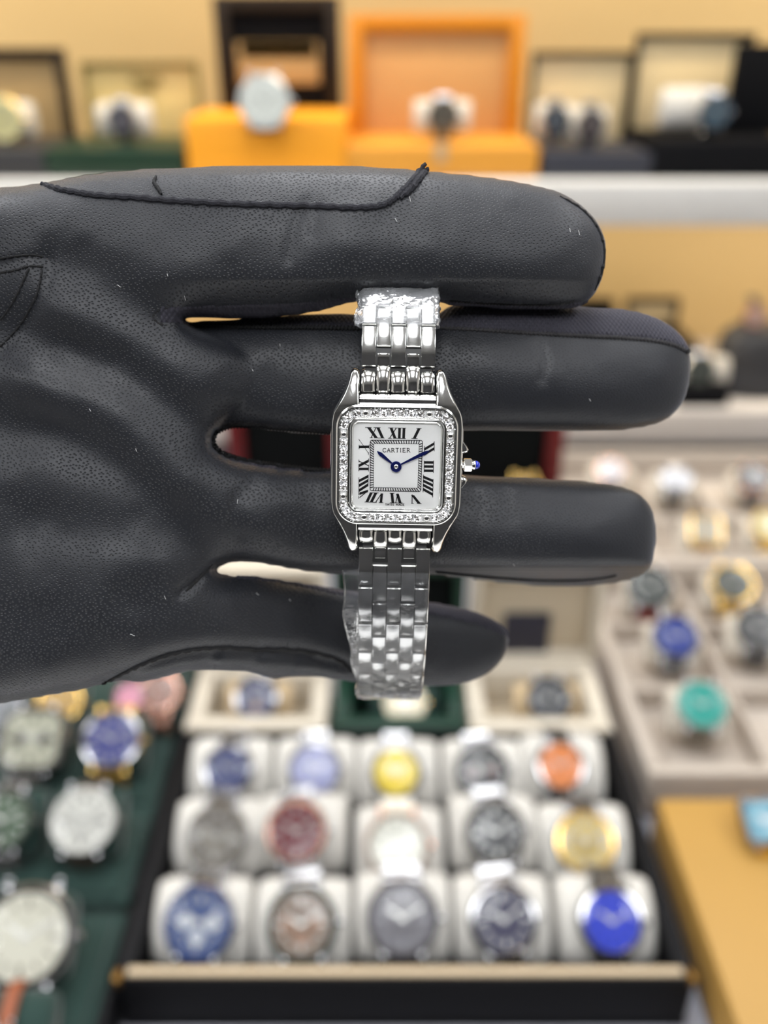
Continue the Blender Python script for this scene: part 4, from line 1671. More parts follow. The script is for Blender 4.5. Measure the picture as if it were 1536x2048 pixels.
def display_watch(label, pos, diam, dial, case='steel', bezel=None, band='steel', shape='round', nrm=(0, -0.66, 0.75), roll=0.0,
                  sub=0, mark=(225, 225, 220), hand=(230, 230, 225), group=None, a=0.031, b=0.024, tmax=1.75, cat='watch', name='wristwatch', sub_col=None, ring=None):
    """a whole watch on a cushion: case, bezel, dial, hour markers, sub-dials, hands, crystal, crown and both halves of its band"""
    mtx = frame_of(pos, nrm, roll)
    root = empty(name, mtx, label, cat, group)
    r = diam / 2
    mc = METALS[case]
    bm = bmesh.new()
    add_loops(bm, [shape_loop(shape, r * k, z) for k, z in ((0.86, -0.0105), (0.97, -0.0095), (1.0, -0.007), (1.0, -0.0035), (0.96, -0.0022))])
    for sx in (-1, 1):
        for sy in (-1, 1):
            add_box(bm, (sx * r * 0.52, sy * r * 0.94, -0.0065), (r * 0.15, r * 0.36, 0.005), r * 0.04)
    finish(bm, 'case', mc, root)
    bm = bmesh.new()
    add_loops(bm, [shape_loop(shape, r * k, z) for k, z in ((0.97, -0.0024), (0.97, -0.0008), (0.94, 0.0), (0.87, 0.0002), (0.84, -0.0006), (0.835, -0.0018))], False, False)
    finish(bm, 'bezel', bezel if isinstance(bezel, bpy.types.Material) else (METALS[bezel] if isinstance(bezel, str) else (colm(bezel, 0.25) if bezel else mc)), root)
    bm = bmesh.new()
    add_loops(bm, [shape_loop(shape, r * 0.85, -0.003), shape_loop(shape, r * 0.84, -0.0016)])
    finish(bm, 'dial', colm(dial, 0.3, coat=0.3), root)
    if ring:
        bm = bmesh.new()
        add_loops(bm, [shape_loop(shape, r * k, -0.00158 + dz) for k, dz in ((0.79, 0), (0.78, 0.0003), (0.64, 0.0001), (0.635, 0))], False, False)
        finish(bm, 'chapter_ring', colm(ring, 0.35), root)
    bm = bmesh.new()
    for k in range(12):
        an = R(30 * k)
        rot = Matrix.Rotation(-an, 4, 'Z')
        L = r * (0.2 if k % 3 == 0 else 0.15)
        kk = 0.62
        add_box(bm, (0, r * kk, -0.0014), (r * (0.085 if k % 3 == 0 else 0.055), L, 0.0005), 0, rot)
    finish(bm, 'hour_markers', colm(mark, 0.25, 0.5), root)
    for k in range(sub):
        an = {1: (270,), 2: (180, 0), 3: (180, 0, 270)}[sub][k]
        bm = bmesh.new()
        cx, cy = r * 0.36 * math.cos(R(an)), r * 0.36 * math.sin(R(an))
        add_loops(bm, [circ(r * q, z, 24, cx, cy) for q, z in ((0.2, -0.0016), (0.2, -0.0013), (0.17, -0.0012), (0.16, -0.0014))])
        finish(bm, 'sub_dial', colm(sub_col or (200, 200, 200), 0.35), root)
    for nm, an, L, w in (('hour_hand', 58, 0.42, 0.075), ('minute_hand', -62, 0.62, 0.05)):
        bm = bmesh.new()
        rot = Matrix.Rotation(R(an), 4, 'Z')
        add_box(bm, (0, r * (L / 2 - 0.05), -0.0008 if nm == 'hour_hand' else -0.0005), (r * w, r * (L + 0.1), 0.00025), 0, rot)
        finish(bm, nm, colm(hand, 0.25, 0.5), root)
    bm = bmesh.new()
    add_loops(bm, [shape_loop(shape, r * k, z) for k, z in ((0.835, -0.0003), (0.835, 0.0004), (0.7, 0.0009), (0.5, 0.00125), (0.25, 0.0014))], False, True)
    finish(bm, 'crystal', M_cr, root)
    bm = bmesh.new()
    rot = Matrix.Rotation(R(90), 4, 'Y')
    cl = []
    for k, z in ((0.5, 0), (0.6, 0.08), (1, 0.12), (1, 0.3), (0.8, 0.36)):
        cl.append([Vector((r * 0.97 + z * r * 0.5, 0, -0.0055)) + Vector((0, p.x, p.y)) for p in circ(r * 0.11 * k, 0, 14)])
    add_loops(bm, cl)
    finish(bm, 'crown', mc, root)
    # band
    bw = r * 0.98
    for s in (1, -1):
        P = [(y_, z_ - 0.0108, t_) for y_, z_, t_ in band_path(r * 0.8, a, b, tmax, 0.003)]
        bm = bmesh.new()
        if band in METALS or band == 'ivory_links':
            m = M_bsteel if band == 'ivory_links' else METALS[band]
            if band == 'ivory_links':
                m = mat('ivory_ceramic', s2l((236, 230, 214)), 0.2)
            for i, ((ya, za, ta), (yb, zb, tb)) in enumerate(zip(P[:-1:1], P[1::1])):
                d = math.hypot(yb - ya, zb - za)
                tm = (ta + tb) / 2
                for (cx, wx) in ((-0.35, 0.29), (0, 0.38), (0.35, 0.29)):
                    M4 = Matrix.Translation((cx * bw, s * (ya + yb) / 2, (za + zb) / 2)) @ Matrix.Rotation(-s * tm, 4, 'X')
                    add_box(bm, (0, 0, 0.0), (wx * bw, d * 0.93, 0.0032), 0.0004, M4, seg=1)
            finish(bm, 'bracelet', m, root)
        else:
            loops = []
            for (y, z, t) in P:
                ny, nz = math.sin(t), math.cos(t)
                k = 1 - 0.12 * (t / tmax)
                hw = bw / 2 * k
                q = []
                for (xx, hh) in ((-hw, -0.0012), (hw, -0.0012), (hw, 0.0002), (hw * 0.85, 0.0008), (hw * 0.5, 0.0013), (-hw * 0.5, 0.0013), (-hw * 0.85, 0.0008), (-hw, 0.0002)):
                    q.append(Vector((xx, s * (y + ny * hh), z + nz * hh)))
                loops.append(q)
            add_loops(bm, loops)
            finish(bm, 'strap', colm(band, 0.6), root)
    return root, mtx


def cushion(label, mtx, m, group=None, hx=0.029, a=0.030, b=0.0235, name='watch_cushion', drop=0.0108):
    """soft oval pad behind a watch (mtx: the frame of that watch)"""
    bm = bmesh.new()
    n, k = 28, 14
    loops = []
    for i in range(k + 1):
        x = -1 + 2 * i / k
        e = max(0.02, (1 - abs(x) ** 3.2)) ** (1 / 3.2)
        L = []
        for j in range(n):
            t = 2 * math.pi * j / n
            cy, cz = math.cos(t), math.sin(t)
            p = 2.06
            y = math.copysign(abs(cy) ** (2 / p), cy) * a * (0.80 + 0.20 * e)
            z = math.copysign(abs(cz) ** (2 / p), cz) * b * (0.62 + 0.38 * e)
            wob = 1 + 0.012 * math.sin(5 * t + i)
            L.append(Vector((x * hx, y * wob, z * wob - b - drop)))
        loops.append(L)
    add_loops(bm, loops)
    o = finish(bm, name, m, sharp=60)
    o.matrix_world = mtx
    if group is None:
        tag(o, label, 'cushion')
    else:
        tag(o, label, 'cushion', group)
    return o


# ------------------------------------------------------------------ the black fifteen-place box
HZ = CAM.z - 0.545               # height of the watch faces in the box
RIMZ = CAM.z - 0.553
M_boxb = mat('black_box_leatherette', (0.005, 0.005, 0.006), 0.6, spec=0.15, bump=0.3, bscale=700)
M_boxin = mat('black_box_lining', (0.02, 0.02, 0.022), 0.8)
M_piping = mat('beige_piping', s2l((196, 176, 146)), 0.6)
fl, fr = at_z(250, 1950, RIMZ), at_z(1385, 1950, RIMZ)
bl = at_z(365, 1478, RIMZ)
bx0, bx1 = (fl.x + bl.x) / 2 - 0.004, fr.x + 0.002
by0, by1 = fl.y - 0.004, bl.y + 0.012
box = empty('watch_box', Matrix.Translation(((bx0 + bx1) / 2, (by0 + by1) / 2, COUNTER)), 'open black box with three rows of five watches on white cushions', 'watch box')
BO = Vector(((bx0 + bx1) / 2, (by0 + by1) / 2, COUNTER))
BW, BD, BH = bx1 - bx0, by1 - by0, RIMZ - COUNTER
bm = bmesh.new()
add_box(bm, (0, 0, 0.004), (BW, BD, 0.008), 0.001)
finish(bm, 'base', M_boxin, box)
for nm, c, s in (('front_wall', (0, -BD / 2 + 0.003, BH / 2), (BW, 0.006, BH)), ('back_wall', (0, BD / 2 - 0.003, BH / 2), (BW, 0.006, BH)),
                 ('side_wall', (-BW / 2 + 0.006, 0, BH / 2), (0.012, BD - 0.0125, BH)), ('side_wall', (BW / 2 - 0.006, 0, BH / 2), (0.012, BD - 0.0125, BH))):
    bm = bmesh.new()
    add_box(bm, c, s, 0.003)
    finish(bm, nm, M_boxb, box)
bm = bmesh.new()
add_box(bm, (0, -BD / 2 + 0.0058, BH + 0.001), (BW - 0.016, 0.006, 0.003), 0.0012)
finish(bm, 'rim', M_piping, box, label='beige front rim')
for sx in (-1, 1):
    bm = bmesh.new()
    add_box(bm, (sx * (BW / 2 - 0.002), -BD / 2 + 0.004, BH - 0.003), (0.006, 0.010, 0.008), 0.002)
    finish(bm, 'corner_fitting', mat('aged_brass', (0.2, 0.11, 0.03), 0.45, 1.0), box, label='small brass corner fitting')

FIT = (0, -0.62, 0.78)
G15 = 'white cushions in the black box'
BOX15 = [
    # px, py, diameter px, dial, options, label
    (455, 1538, 96, (38, 52, 112), dict(sub=3, sub_col=(70, 80, 130)), 'steel watch with dark blue chronograph dial, first of the back row in the black box'),
    (628, 1538, 104, (150, 155, 196), dict(mark=(200, 200, 220)), 'steel watch with pale lavender blue dial in the back row of the black box'),
    (792, 1542, 98, (226, 200, 28), dict(mark=(240, 225, 90)), 'watch with bright yellow dial in the back row of the black box'),
    (965, 1542, 104, (34, 36, 42), dict(sub=2, sub_col=(90, 40, 45), bezel=(22, 24, 28)), 'steel watch with black dial and black bezel in the back row of the black box'),
    (1122, 1530, 96, (222, 132, 66), dict(mark=(236, 165, 110)), 'watch with orange dial at the right end of the back row of the black box'),
    (432, 1672, 116, (112, 106, 98), dict(sub=3, sub_col=(150, 145, 135), bezel=(120, 116, 108)), 'watch with grey brown openworked dial, first of the middle row in the black box'),
    (592, 1662, 118, (116, 48, 58), dict(bezel='rose'), 'watch with wine red dial in the middle row of the black box'),
    (795, 1690, 122, (226, 226, 214), dict(band='ivory_links', mark=(190, 190, 180), bezel=(150, 134, 120), case='rose'), 'white watch on an ivory bracelet in the middle row of the black box'),
    (992, 1664, 118, (52, 54, 58), dict(sub=2, sub_col=(84, 84, 88), bezel=(70, 66, 60)), 'watch with charcoal black dial in the middle row of the black box'),
    (1172, 1684, 116, (200, 178, 110), dict(sub=3, sub_col=(170, 148, 84), bezel='gold'), 'gold coloured watch with champagne dial, right end of the middle row in the black box'),
    (396, 1846, 136, (56, 78, 128), dict(sub=3, sub_col=(205, 210, 215), bezel=(48, 66, 112)), 'steel chronograph with blue dial and blue bezel, front left in the black box'),
    (602, 1848, 136, (120, 98, 80), dict(sub=3, sub_col=(160, 126, 104), bezel=(40, 58, 54)), 'watch with brown dial and dark green bezel in the front row of the black box'),
    (805, 1836, 140, (96, 94, 100), dict(sub=2, sub_col=(120, 118, 124), bezel=(84, 82, 86), mark=(150, 150, 155)), 'watch with slate grey dial, middle of the front row in the black box'),
    (1008, 1840, 132, (44, 42, 74), dict(), 'steel watch with midnight blue dial in the front row of the black box'),
    (1225, 1842, 126, (30, 56, 190), dict(case='black', bezel='steel', mark=(60, 80, 200)), 'dark cased watch with vivid blue dial, front right corner of the black box'),
]
cell = (BW - 0.024) / 5
for i, (px, py, dpx, dial, kw, label) in enumerate(BOX15):
    z = HZ + 0.004 * (2 - i // 5)
    p = at_z(px, py, z)
    diam = dpx * depth_of(p) / F * 1.06
    kw = dict(kw)
    row = ('back row', 'middle row', 'front row')[i // 5]
    _, mt = display_watch(label, p, diam, dial, nrm=FIT, a=0.0315, b=0.021, tmax=1.7, group=None, roll=(-4, 3, 0, 5, -3)[i % 5], **kw)
    # the cushion fills its place in the box; the watch sits on it
    cx = bx0 + 0.012 + cell * (i % 5 + 0.5)
    cm = mt.copy()
    cm = frame_of(Vector((0.55 * p.x + 0.45 * cx, p.y, p.z)), FIT)
    what = label.split(' in the ')[0].split(',')[0].split(' at the ')[0]
    place = ('first', 'second', 'third', 'fourth', 'fifth')[i % 5]
    cushion('white cushion, %s from the left in the %s of the black box' % (place, row), cm, M_cushW, G15, hx=min(0.034, cell * 0.485), a=0.0305, b=0.0205)


# ------------------------------------------------------------------ small open boxes behind the black box
def open_box(label, px0, px1, pyf, pyb, ztop, lid_top_py, base_m, lid_m, lining_m, plate=None, lid_px=None, name='presentation_box', lean=0.0):
    """a box standing on the counter with its padded base and the raised lid behind; pixels give its plan on the plane ztop"""
    a, b = at_z(px0, pyf, ztop), at_z(px1, pyf, ztop)
    c = at_z(px0, pyb, ztop)
    x0, x1, y0, y1 = a.x, b.x, a.y, c.y
    w, d, h = x1 - x0, y1 - y0, ztop - COUNTER
    O = Vector(((x0 + x1) / 2, (y0 + y1) / 2, COUNTER))
    root = empty(name, Matrix.Translation(O), label, 'presentation box')
    t = 0.016
    bm = bmesh.new()
    add_box(bm, (0, 0, 0.003), (w, d, 0.006), 0.001)
    for cc, s in (((0, -d / 2 + t / 2, h / 2), (w, t, h)), ((0, d / 2 - t / 2, h / 2), (w, t, h)), ((-w / 2 + t / 2, 0, h / 2), (t, d - 2 * t, h)), ((w / 2 - t / 2, 0, h / 2), (t, d - 2 * t, h))):
        add_box(bm, cc, s, 0.003)
    finish(bm, 'base', base_m, root)
    bm = bmesh.new()
    add_box(bm, (0, 0, 0.0115), (w - 2 * t, d - 2 * t, 0.010), 0.004)
    finish(bm, 'padded_tray', lining_m, root)
    yl = y1 + 0.012
    top = at_y(768, lid_top_py, yl).z - COUNTER
    lw = w if lid_px is None else (at_y(lid_px[1], 1200, yl).x - at_y(lid_px[0], 1200, yl).x)
    lx = 0 if lid_px is None else (at_y(lid_px[1], 1200, yl).x + at_y(lid_px[0], 1200, yl).x) / 2 - O.x
    lid = child_empty('lid', root)
    z0 = h * 0.9
    yy = yl - O.y
    bm = bmesh.new()
    add_box(bm, (lx, yy + 0.010, (z0 + top) / 2), (lw, 0.006, top - z0), 0.002)
    for sx in (-1, 1):
        add_box(bm, (lx + sx * (lw / 2 - 0.005), yy, (z0 + top) / 2), (0.010, 0.022, top - z0), 0.002)
    add_box(bm, (lx, yy, top - 0.005), (lw - 0.016, 0.022, 0.010), 0.002)
    add_box(bm, (lx, yy, z0 + 0.004), (lw - 0.016, 0.022, 0.008), 0.002)
    finish(bm, 'lid_shell', lid_m, lid)
    bm = bmesh.new()
    add_box(bm, (lx, yy + 0.004, (z0 + top) / 2), (lw - 0.021, 0.005, top - z0 - 0.02), 0.002)
    finish(bm, 'lid_lining', lining_m, lid)
    if plate:
        (p0, q0, p1, q1), pm = plate
        A, B = at_y(p0, q0, yl), at_y(p1, q1, yl)
        bm = bmesh.new()
        add_box(bm, ((A.x + B.x) / 2 - O.x, yy - 0.001, (A.z + B.z) / 2 - COUNTER), (abs(B.x - A.x), 0.005, abs(A.z - B.z)), 0.0008)
        finish(bm, 'name_plate', pm, lid)
    return root


M_cream = mat('cream_leatherette', s2l((208, 198, 180)), 0.55, bump=0.15, bscale=600)
M_creamin = mat('cream_lining', s2l((198, 184, 160)), 0.8)
M_navy = mat('navy_plate', s2l((38, 38, 52)), 0.6)
M_dgreen = mat('dark_green_leatherette', s2l((16, 52, 38)), 0.45, bump=0.2, bscale=600)
M_black_l = mat('black_lining', (0.005, 0.006, 0.006), 0.9, spec=0.1)
ZB = CAM.z - 0.548
open_box('cream open box with a blue dial watch, left of the green box', 366, 652, 1455, 1330, ZB, 1128, M_cream, M_cream, M_creamin, lid_px=(375, 655))
open_box('dark green open box with a pale round watch, between two cream boxes', 664, 934, 1453, 1326, ZB, 1120, M_dgreen, M_dgreen, M_black_l, lid_px=(668, 930))
open_box('cream open box with a navy plate in its lid, right of the green box', 942, 1228, 1458, 1320, ZB, 1125, M_cream, M_cream, M_creamin,
         plate=((1008, 1226, 1093, 1308), M_navy), lid_px=(940, 1205))
for (px, py, dpx, dial, kw, lb, cl, cm_) in (
        (512, 1396, 90, (66, 70, 108), dict(sub=1, sub_col=(170, 140, 120)), 'steel watch with blue dial inside the cream box left of the green one', 'tan cushion inside the left cream box', M_cushT),
        (810, 1405, 88, (226, 216, 186), dict(bezel=(222, 214, 190), case='gold', band=(20, 24, 22), mark=(200, 188, 150)), 'round watch with cream dial inside the dark green box', 'black green cushion inside the dark green box', M_green),
        (1100, 1398, 92, (36, 38, 48), dict(bezel=(28, 30, 38)), 'steel watch with black dial inside the right cream box', 'brown cushion inside the right cream box', M_cushT)):
    p = at_z(px, py, ZB + 0.006)
    _, mt = display_watch(lb, p, dpx * depth_of(p) / F, dial, nrm=(0, -0.68, 0.73), a=0.0195, b=0.0135, tmax=1.45, **kw)
    cushion(cl, mt, cm_, hx=0.030, a=0.018, b=0.0125)

# ------------------------------------------------------------------ cream trays on the right
M_tray = mat('cream_tray_suede', s2l((184, 173, 161)), 0.85, var=0.03, bump=0.2, bscale=400)
TZ = CAM.z - 0.555


def cell_tray(label, x0, x1, y0, y1, xs, ys):
    O = Vector(((x0 + x1) / 2, (y0 + y1) / 2, COUNTER))
    root = empty('display_tray', Matrix.Translation(O), label, 'display tray')
    w, d, h = x1 - x0, y1 - y0, TZ - COUNTER
    bm = bmesh.new()
    add_box(bm, (0, 0, 0.004), (w, d, 0.008), 0.001)
    finish(bm, 'base', M_tray, root)
    bm = bmesh.new()
    t = 0.012
    for cc, s in (((0, -d / 2 + t / 2, h / 2), (w, t, h)), ((0, d / 2 - t / 2, h / 2), (w, t, h)), ((-w / 2 + t / 2, 0, h / 2), (t, d - 2 * t, h)), ((w / 2 - t / 2, 0, h / 2), (t, d - 2 * t, h))):
        add_box(bm, cc, s, 0.003)
    finish(bm, 'rim', M_tray, root)
    for X in xs:
        bm = bmesh.new()
        add_box(bm, (X - O.x, 0, h * 0.32), (0.006, d - 0.025, h * 0.6), 0.001)
        finish(bm, 'divider', M_tray, root)
    for Y in ys:
        bm = bmesh.new()
        add_box(bm, (0, Y - O.y, h * 0.32), (w - 0.025, 0.006, h * 0.6), 0.001)
        finish(bm, 'divider', M_tray, root)
    return root


cell_tray('cream compartment tray with blue and teal watches, beside the yellow case', 0.226, 0.63, 0.542, 0.886, (0.344, 0.439, 0.53), (0.676, 0.783))
cell_tray('cream compartment tray further back, up against the wall shelving', 0.236, 0.63, 0.890, 1.196, (0.365, 0.4455, 0.556), (1.018,))
TILT = (-0.10, -0.50, 0.86)
TRAYW = [
    (1300, 1172, 92, (40, 48, 46), dict(bezel=(34, 38, 38), band=(130, 28, 30)), 'black dial watch on a red strap in the cream tray', None),
    (1352, 1272, 94, (30, 52, 132), dict(bezel=(38, 48, 80), mark=(60, 80, 150)), 'deep blue dial watch in the front cream tray', None),
    (1405, 1408, 100, (24, 150, 138), dict(bezel=(110, 165, 155), mark=(60, 180, 165), band=(120, 112, 100)), 'teal green dial watch nearest the yellow case in the cream tray', None),
    (1412, 1058, 70, (170, 160, 140), dict(case='gold', band='gold', shape='square', bezel='gold'), 'square gold watch with grey dial in the cream tray', None),
    (1466, 1166, 90, (50, 54, 44), dict(case='gold', band='gold', bezel='gold'), 'round gold watch with dark dial in the cream tray', None),
    (1520, 1256, 92, (40, 40, 44), dict(bezel=(40, 48, 50)), 'steel watch with black dial beside the blue dial watch, at the right edge', None),
    (1222, 938, 58, (205, 208, 214), dict(bezel='rose'), 'silver dial watch in the back left corner of the rear cream tray', None),
    (1352, 955, 62, (205, 206, 212), dict(), 'steel watch with pale dial in the rear cream tray', None),
    (1508, 952, 66, (58, 50, 50), dict(case='rose', bezel=(60, 54, 54)), 'brown dial rose gold watch in the rear cream tray', None),
    (1540, 1050, 68, (190, 180, 120), dict(case='gold', band='gold', bezel='gold'), 'gold watch with pale dial cut by the right edge of the picture', None),
]
for (px, py, dpx, dial, kw, lb, _x) in TRAYW:
    p = at_z(px, py, TZ + 0.013)
    _, mt = display_watch(lb, p, dpx * depth_of(p) / F, dial, nrm=TILT, a=0.0265, b=0.018, **kw)
    cushion('cream cushion under the ' + lb.split(' in the ')[0].split(' nearest')[0].split(' beside')[0].split(' cut')[0], mt, M_cushC, 'cream cushions in the cream trays', hx=0.028, a=0.0250, b=0.0172)

# ------------------------------------------------------------------ yellow case at the right edge
M_yel = mat('mustard_leather', s2l((176, 136, 66)), 0.55, var=0.04, vscale=20, bump=0.15, bscale=500)
YZ = CAM.z - 0.552
c0 = at_z(1312, 1592, YZ)
yc = empty('watch_case', Matrix.Translation((c0.x + 0.17, c0.y - 0.102, COUNTER)), 'mustard yellow leather case lying closed at the right of the counter', 'watch case')
hh = YZ - COUNTER
bm = bmesh.new()
add_box(bm, (0, 0, hh * 0.32), (0.34, 0.204, hh * 0.62), 0.006)
finish(bm, 'base', M_yel, yc)
bm = bmesh.new()
add_box(bm, (0, 0, hh * 0.83), (0.34, 0.204, hh * 0.34), 0.006)
finish(bm, 'lid', M_yel, yc)
bm = bmesh.new()
add_box(bm, (0, -0.103, hh * 0.66), (0.03, 0.004, 0.014), 0.001)
finish(bm, 'clasp', M_bgold, yc)
p = at_z(1532, 1640, YZ + 0.022)
_, mt = display_watch('square watch with light blue dial on a yellow strap, lying on the mustard case', p, 96 * depth_of(p) / F, (56, 128, 150), case='steel', band=(196, 140, 30), shape='square', nrm=(0, -0.35, 0.94), a=0.022, b=0.010, mark=(120, 190, 205), bezel=(110, 112, 120))

# ------------------------------------------------------------------ green velvet trays on the left
GZ = CAM.z - 0.535


def velvet_tray(label, x0, x1, y0, y1, n):
    O = Vector(((x0 + x1) / 2, (y0 + y1) / 2, COUNTER))
    root = empty('velvet_tray', Matrix.Translation(O), label, 'display tray')
    w, d, h = x1 - x0, y1 - y0, GZ - 0.036 - COUNTER
    bm = bmesh.new()
    add_box(bm, (0, 0, h / 2), (w - 0.012, d, h), 0.004)
    finish(bm, 'padded_bed', M_green, root)
    for s in (-1, 1):
        bm = bmesh.new()
        add_box(bm, (s * (w / 2 - 0.003), 0, h * 0.62), (0.006, d, h * 1.22), 0.002)
        finish(bm, 'edge_board', M_boxb, root)
    for i in range(n):
        bm = bmesh.new()
        y = -d / 2 + d * (i + 0.5) / n
        add_box(bm, (0, y, h + 0.0005), (w - 0.03, d / n * 0.86, 0.007), 0.003)
        finish(bm, 'roll', M_green, root)
    return root


gr = at_z(352, 1470, GZ - 0.01)
g2 = at_z(262, 1770, GZ - 0.01)
gx1 = gr.x
velvet_tray('dark green velvet tray with a white faced chronograph, left of the black box', gx1 - 0.36, gx1, g2.y + 0.004, g2.y + 0.36, 4)
velvet_tray('dark green velvet tray nearest the camera in the lower left corner', gx1 - 0.36, gx1 + 0.002, g2.y - 0.105, g2.y - 0.002, 1)
GN = (0.08, -0.58, 0.81)
LEFTW = [
    (62, 1478, 128, (180, 180, 160), dict(shape='cushion', sub=2, sub_col=(60, 58, 56), bezel=(70, 66, 64), mark=(60, 60, 60)), 'cushion shaped steel watch with two dark sub-dials on the green tray'),
    (222, 1478, 120, (52, 58, 128), dict(case='gold', band='gold', bezel='steel'), 'gold watch with royal blue dial on the green tray'),
    (165, 1640, 130, (214, 214, 206), dict(sub=3, sub_col=(190, 190, 184), bezel=(206, 206, 200), band=(60, 52, 44), mark=(120, 120, 118)), 'white dial chronograph on a dark brown strap on the green tray'),
    (2, 1640, 120, (44, 78, 44), dict(sub=1, sub_col=(30, 60, 34), bezel=(60, 70, 58)), 'green dial watch cut by the left edge of the picture'),
    (48, 1874, 196, (206, 204, 188), dict(bezel=(40, 38, 36), band=(22, 20, 20), mark=(120, 116, 100), case='steel'), 'large watch with ivory dial on a black strap in the lower left corner'),
    (118, 1402, 92, (190, 150, 60), dict(case='gold', band='gold', bezel='gold'), 'gold watch half hidden behind the glove on the green tray'),
    (258, 1394, 62, (216, 140, 168), dict(band=(96, 56, 60), bezel=(130, 84, 84)), 'watch with pink dial at the back of the green tray'),
    (318, 1382, 84, (150, 108, 94), dict(case='rose', band='rose', bezel='rose'), 'rose brown watch peeping out below the little finger'),
    (8, 1418, 84, (120, 124, 130), dict(bezel=(110, 112, 118)), 'grey steel watch at the left edge just below the glove'),
    (-4, 2082, 66, (150, 90, 54), dict(band=(140, 76, 44), case='steel', bezel=(150, 90, 54)), 'brown watch at the very bottom of the left edge'),
]
for (px, py, dpx, dial, kw, lb) in LEFTW:
    p = at_z(px, py, GZ + 0.010)
    dm = dpx * depth_of(p) / F
    _, mt = display_watch(lb, p, dm, dial, nrm=GN, roll=-6, a=0.026 + dm * 0.05, b=0.016, **kw)
    cushion('dark green pad under the ' + lb.split(' on the green')[0].split(' cut by')[0].split(' in the lower')[0].split(' half')[0].split(' at the')[0].split(' peeping')[0], mt, M_green, 'dark green watch pads on the velvet trays', hx=0.026 if py > 1430 else 0.017, a=0.0245 + dm * 0.05, b=0.0148, name='watch_pad')


# ------------------------------------------------------------------ open boxes on the shelves
def shelf_box(label, board_z, yf, base, lid, base_m, lid_m, lining_m, cat='presentation box', depth=0.17, frame=0.014, extras=None, recess=0.012):
    """base: (px0, px1, py_top) seen on the front plane yf; lid: (px0, px1, py_top, py_bottom) seen on the plane of the raised lid"""
    a, b = at_y(base[0], base[2], yf), at_y(base[1], base[2], yf)
    h = a.z - board_z
    w = b.x - a.x
    O = Vector(((a.x + b.x) / 2, yf + depth / 2, board_z))
    root = empty('presentation_box', Matrix.Translation(O), label, cat)
    bm = bmesh.new()
    add_box(bm, (0, 0, h / 2 + 0.0002), (w, depth, h), min(0.004, h * 0.1))
    finish(bm, 'base', base_m, root)
    yl = yf + depth - 0.012
    A, B = at_y(lid[0], lid[2], yl), at_y(lid[1], lid[3], yl)
    lx0, lx1 = max(A.x, a.x + 0.0005), min(B.x, b.x - 0.0005)
    lw, lx = lx1 - lx0, (lx0 + lx1) / 2 - O.x
    z1, z0 = A.z - board_z, max(h * 0.98, min(B.z - board_z, h + 0.02))
    z0 = h * 0.98
    yy = yl - O.y
    lidr = child_empty('lid', root)
    bm = bmesh.new()
    T = recess
    add_box(bm, (lx, yy + T, (z0 + z1) / 2), (lw, 0.006, z1 - z0), 0.002)
    for sx in (-1, 1):
        add_box(bm, (lx + sx * (lw / 2 - frame / 2), yy + T / 2 - 0.002, (z0 + z1) / 2), (frame, T + 0.006, z1 - z0), 0.002)
    add_box(bm, (lx, yy + T / 2 - 0.002, z1 - frame / 2), (lw - frame * 1.9, T + 0.006, frame), 0.002)
    finish(bm, 'lid_shell', lid_m, lidr)
    bm = bmesh.new()
    add_box(bm, (lx, yy + T * 0.62, (z0 + z1 - frame) / 2), (lw - 2 * frame - 0.001, 0.005, z1 - z0 - frame - 0.001), 0.002)
    finish(bm, 'lid_lining', lining_m, lidr)
    for ex in (extras or []):
        nm, (p0, q0, p1, q1), m_ = ex[:3]
        on = ex[3] if len(ex) > 3 else 'lid'
        Y = (yl + T * 0.62 - 0.0045) if on == 'lid' else yf - 0.001
        P, Q = at_y(p0, q0, Y), at_y(p1, q1, Y)
        bm = bmesh.new()
        add_box(bm, ((P.x + Q.x) / 2 - O.x, Y - O.y, (P.z + Q.z) / 2 - board_z), (abs(Q.x - P.x), 0.004, abs(P.z - Q.z)), 0.001)
        finish(bm, nm, m_, lidr if on == 'lid' else root)
    return root


YB = 1.30
M_or = mat('orange_lacquer', s2l((206, 132, 24)), 0.4, var=0.03)
M_orb = mat('bright_orange_card', s2l((242, 160, 24)), 0.6, var=0.03)
M_or2 = mat('orange_leatherette', s2l((212, 146, 48)), 0.5, var=0.04)
M_peach = mat('peach_lining', s2l((204, 156, 98)), 0.7)
M_yelin = mat('pale_yellow_lining', s2l((236, 206, 136)), 0.7)
M_gd = mat('bottle_green_lacquer', s2l((20, 48, 30)), 0.4)
M_br = mat('dark_brown_wood', s2l((36, 28, 21)), 0.55, spec=0.25, var=0.2, vscale=30)
M_char = mat('charcoal_leatherette', s2l((50, 49, 50)), 0.5)
M_olive = mat('olive_frame', s2l((110, 100, 40)), 0.5)
M_dk = mat('black_lacquer', (0.006, 0.006, 0.007), 0.7, spec=0.06)
M_nv = mat('navy_leatherette', s2l((42, 44, 54)), 0.5)
M_tanin = mat('tan_lining', s2l((176, 146, 98)), 0.7)
M_creamy = mat('ivory_lining', s2l((232, 208, 160)), 0.7)
M_emb = mat('embossed_olive', s2l((150, 128, 70)), 0.6)
M_red = mat('dark_red_lacquer', s2l((98, 20, 22)), 0.4)
M_gray = mat('warm_grey_lining', s2l((172, 154, 122)), 0.7)
M_tag = mat('grey_hang_tag', s2l((190, 160, 120)), 0.6)
UB = UZ1
shelf_box('charcoal open box with tan lining at the far left of the upper shelf', UB, YB, (-140, 84, 300), (-150, 156, 96, 300), M_char, M_br, M_tanin)
shelf_box('bottle green open box with pale yellow lid lining on the upper shelf', UB, YB, (84, 366, 298), (160, 420, 124, 300), M_gd, M_olive, M_yelin, frame=0.004,
          extras=[('emblem', (262, 152, 322, 168), M_emb), ('emblem', (276, 168, 308, 180), M_emb)])
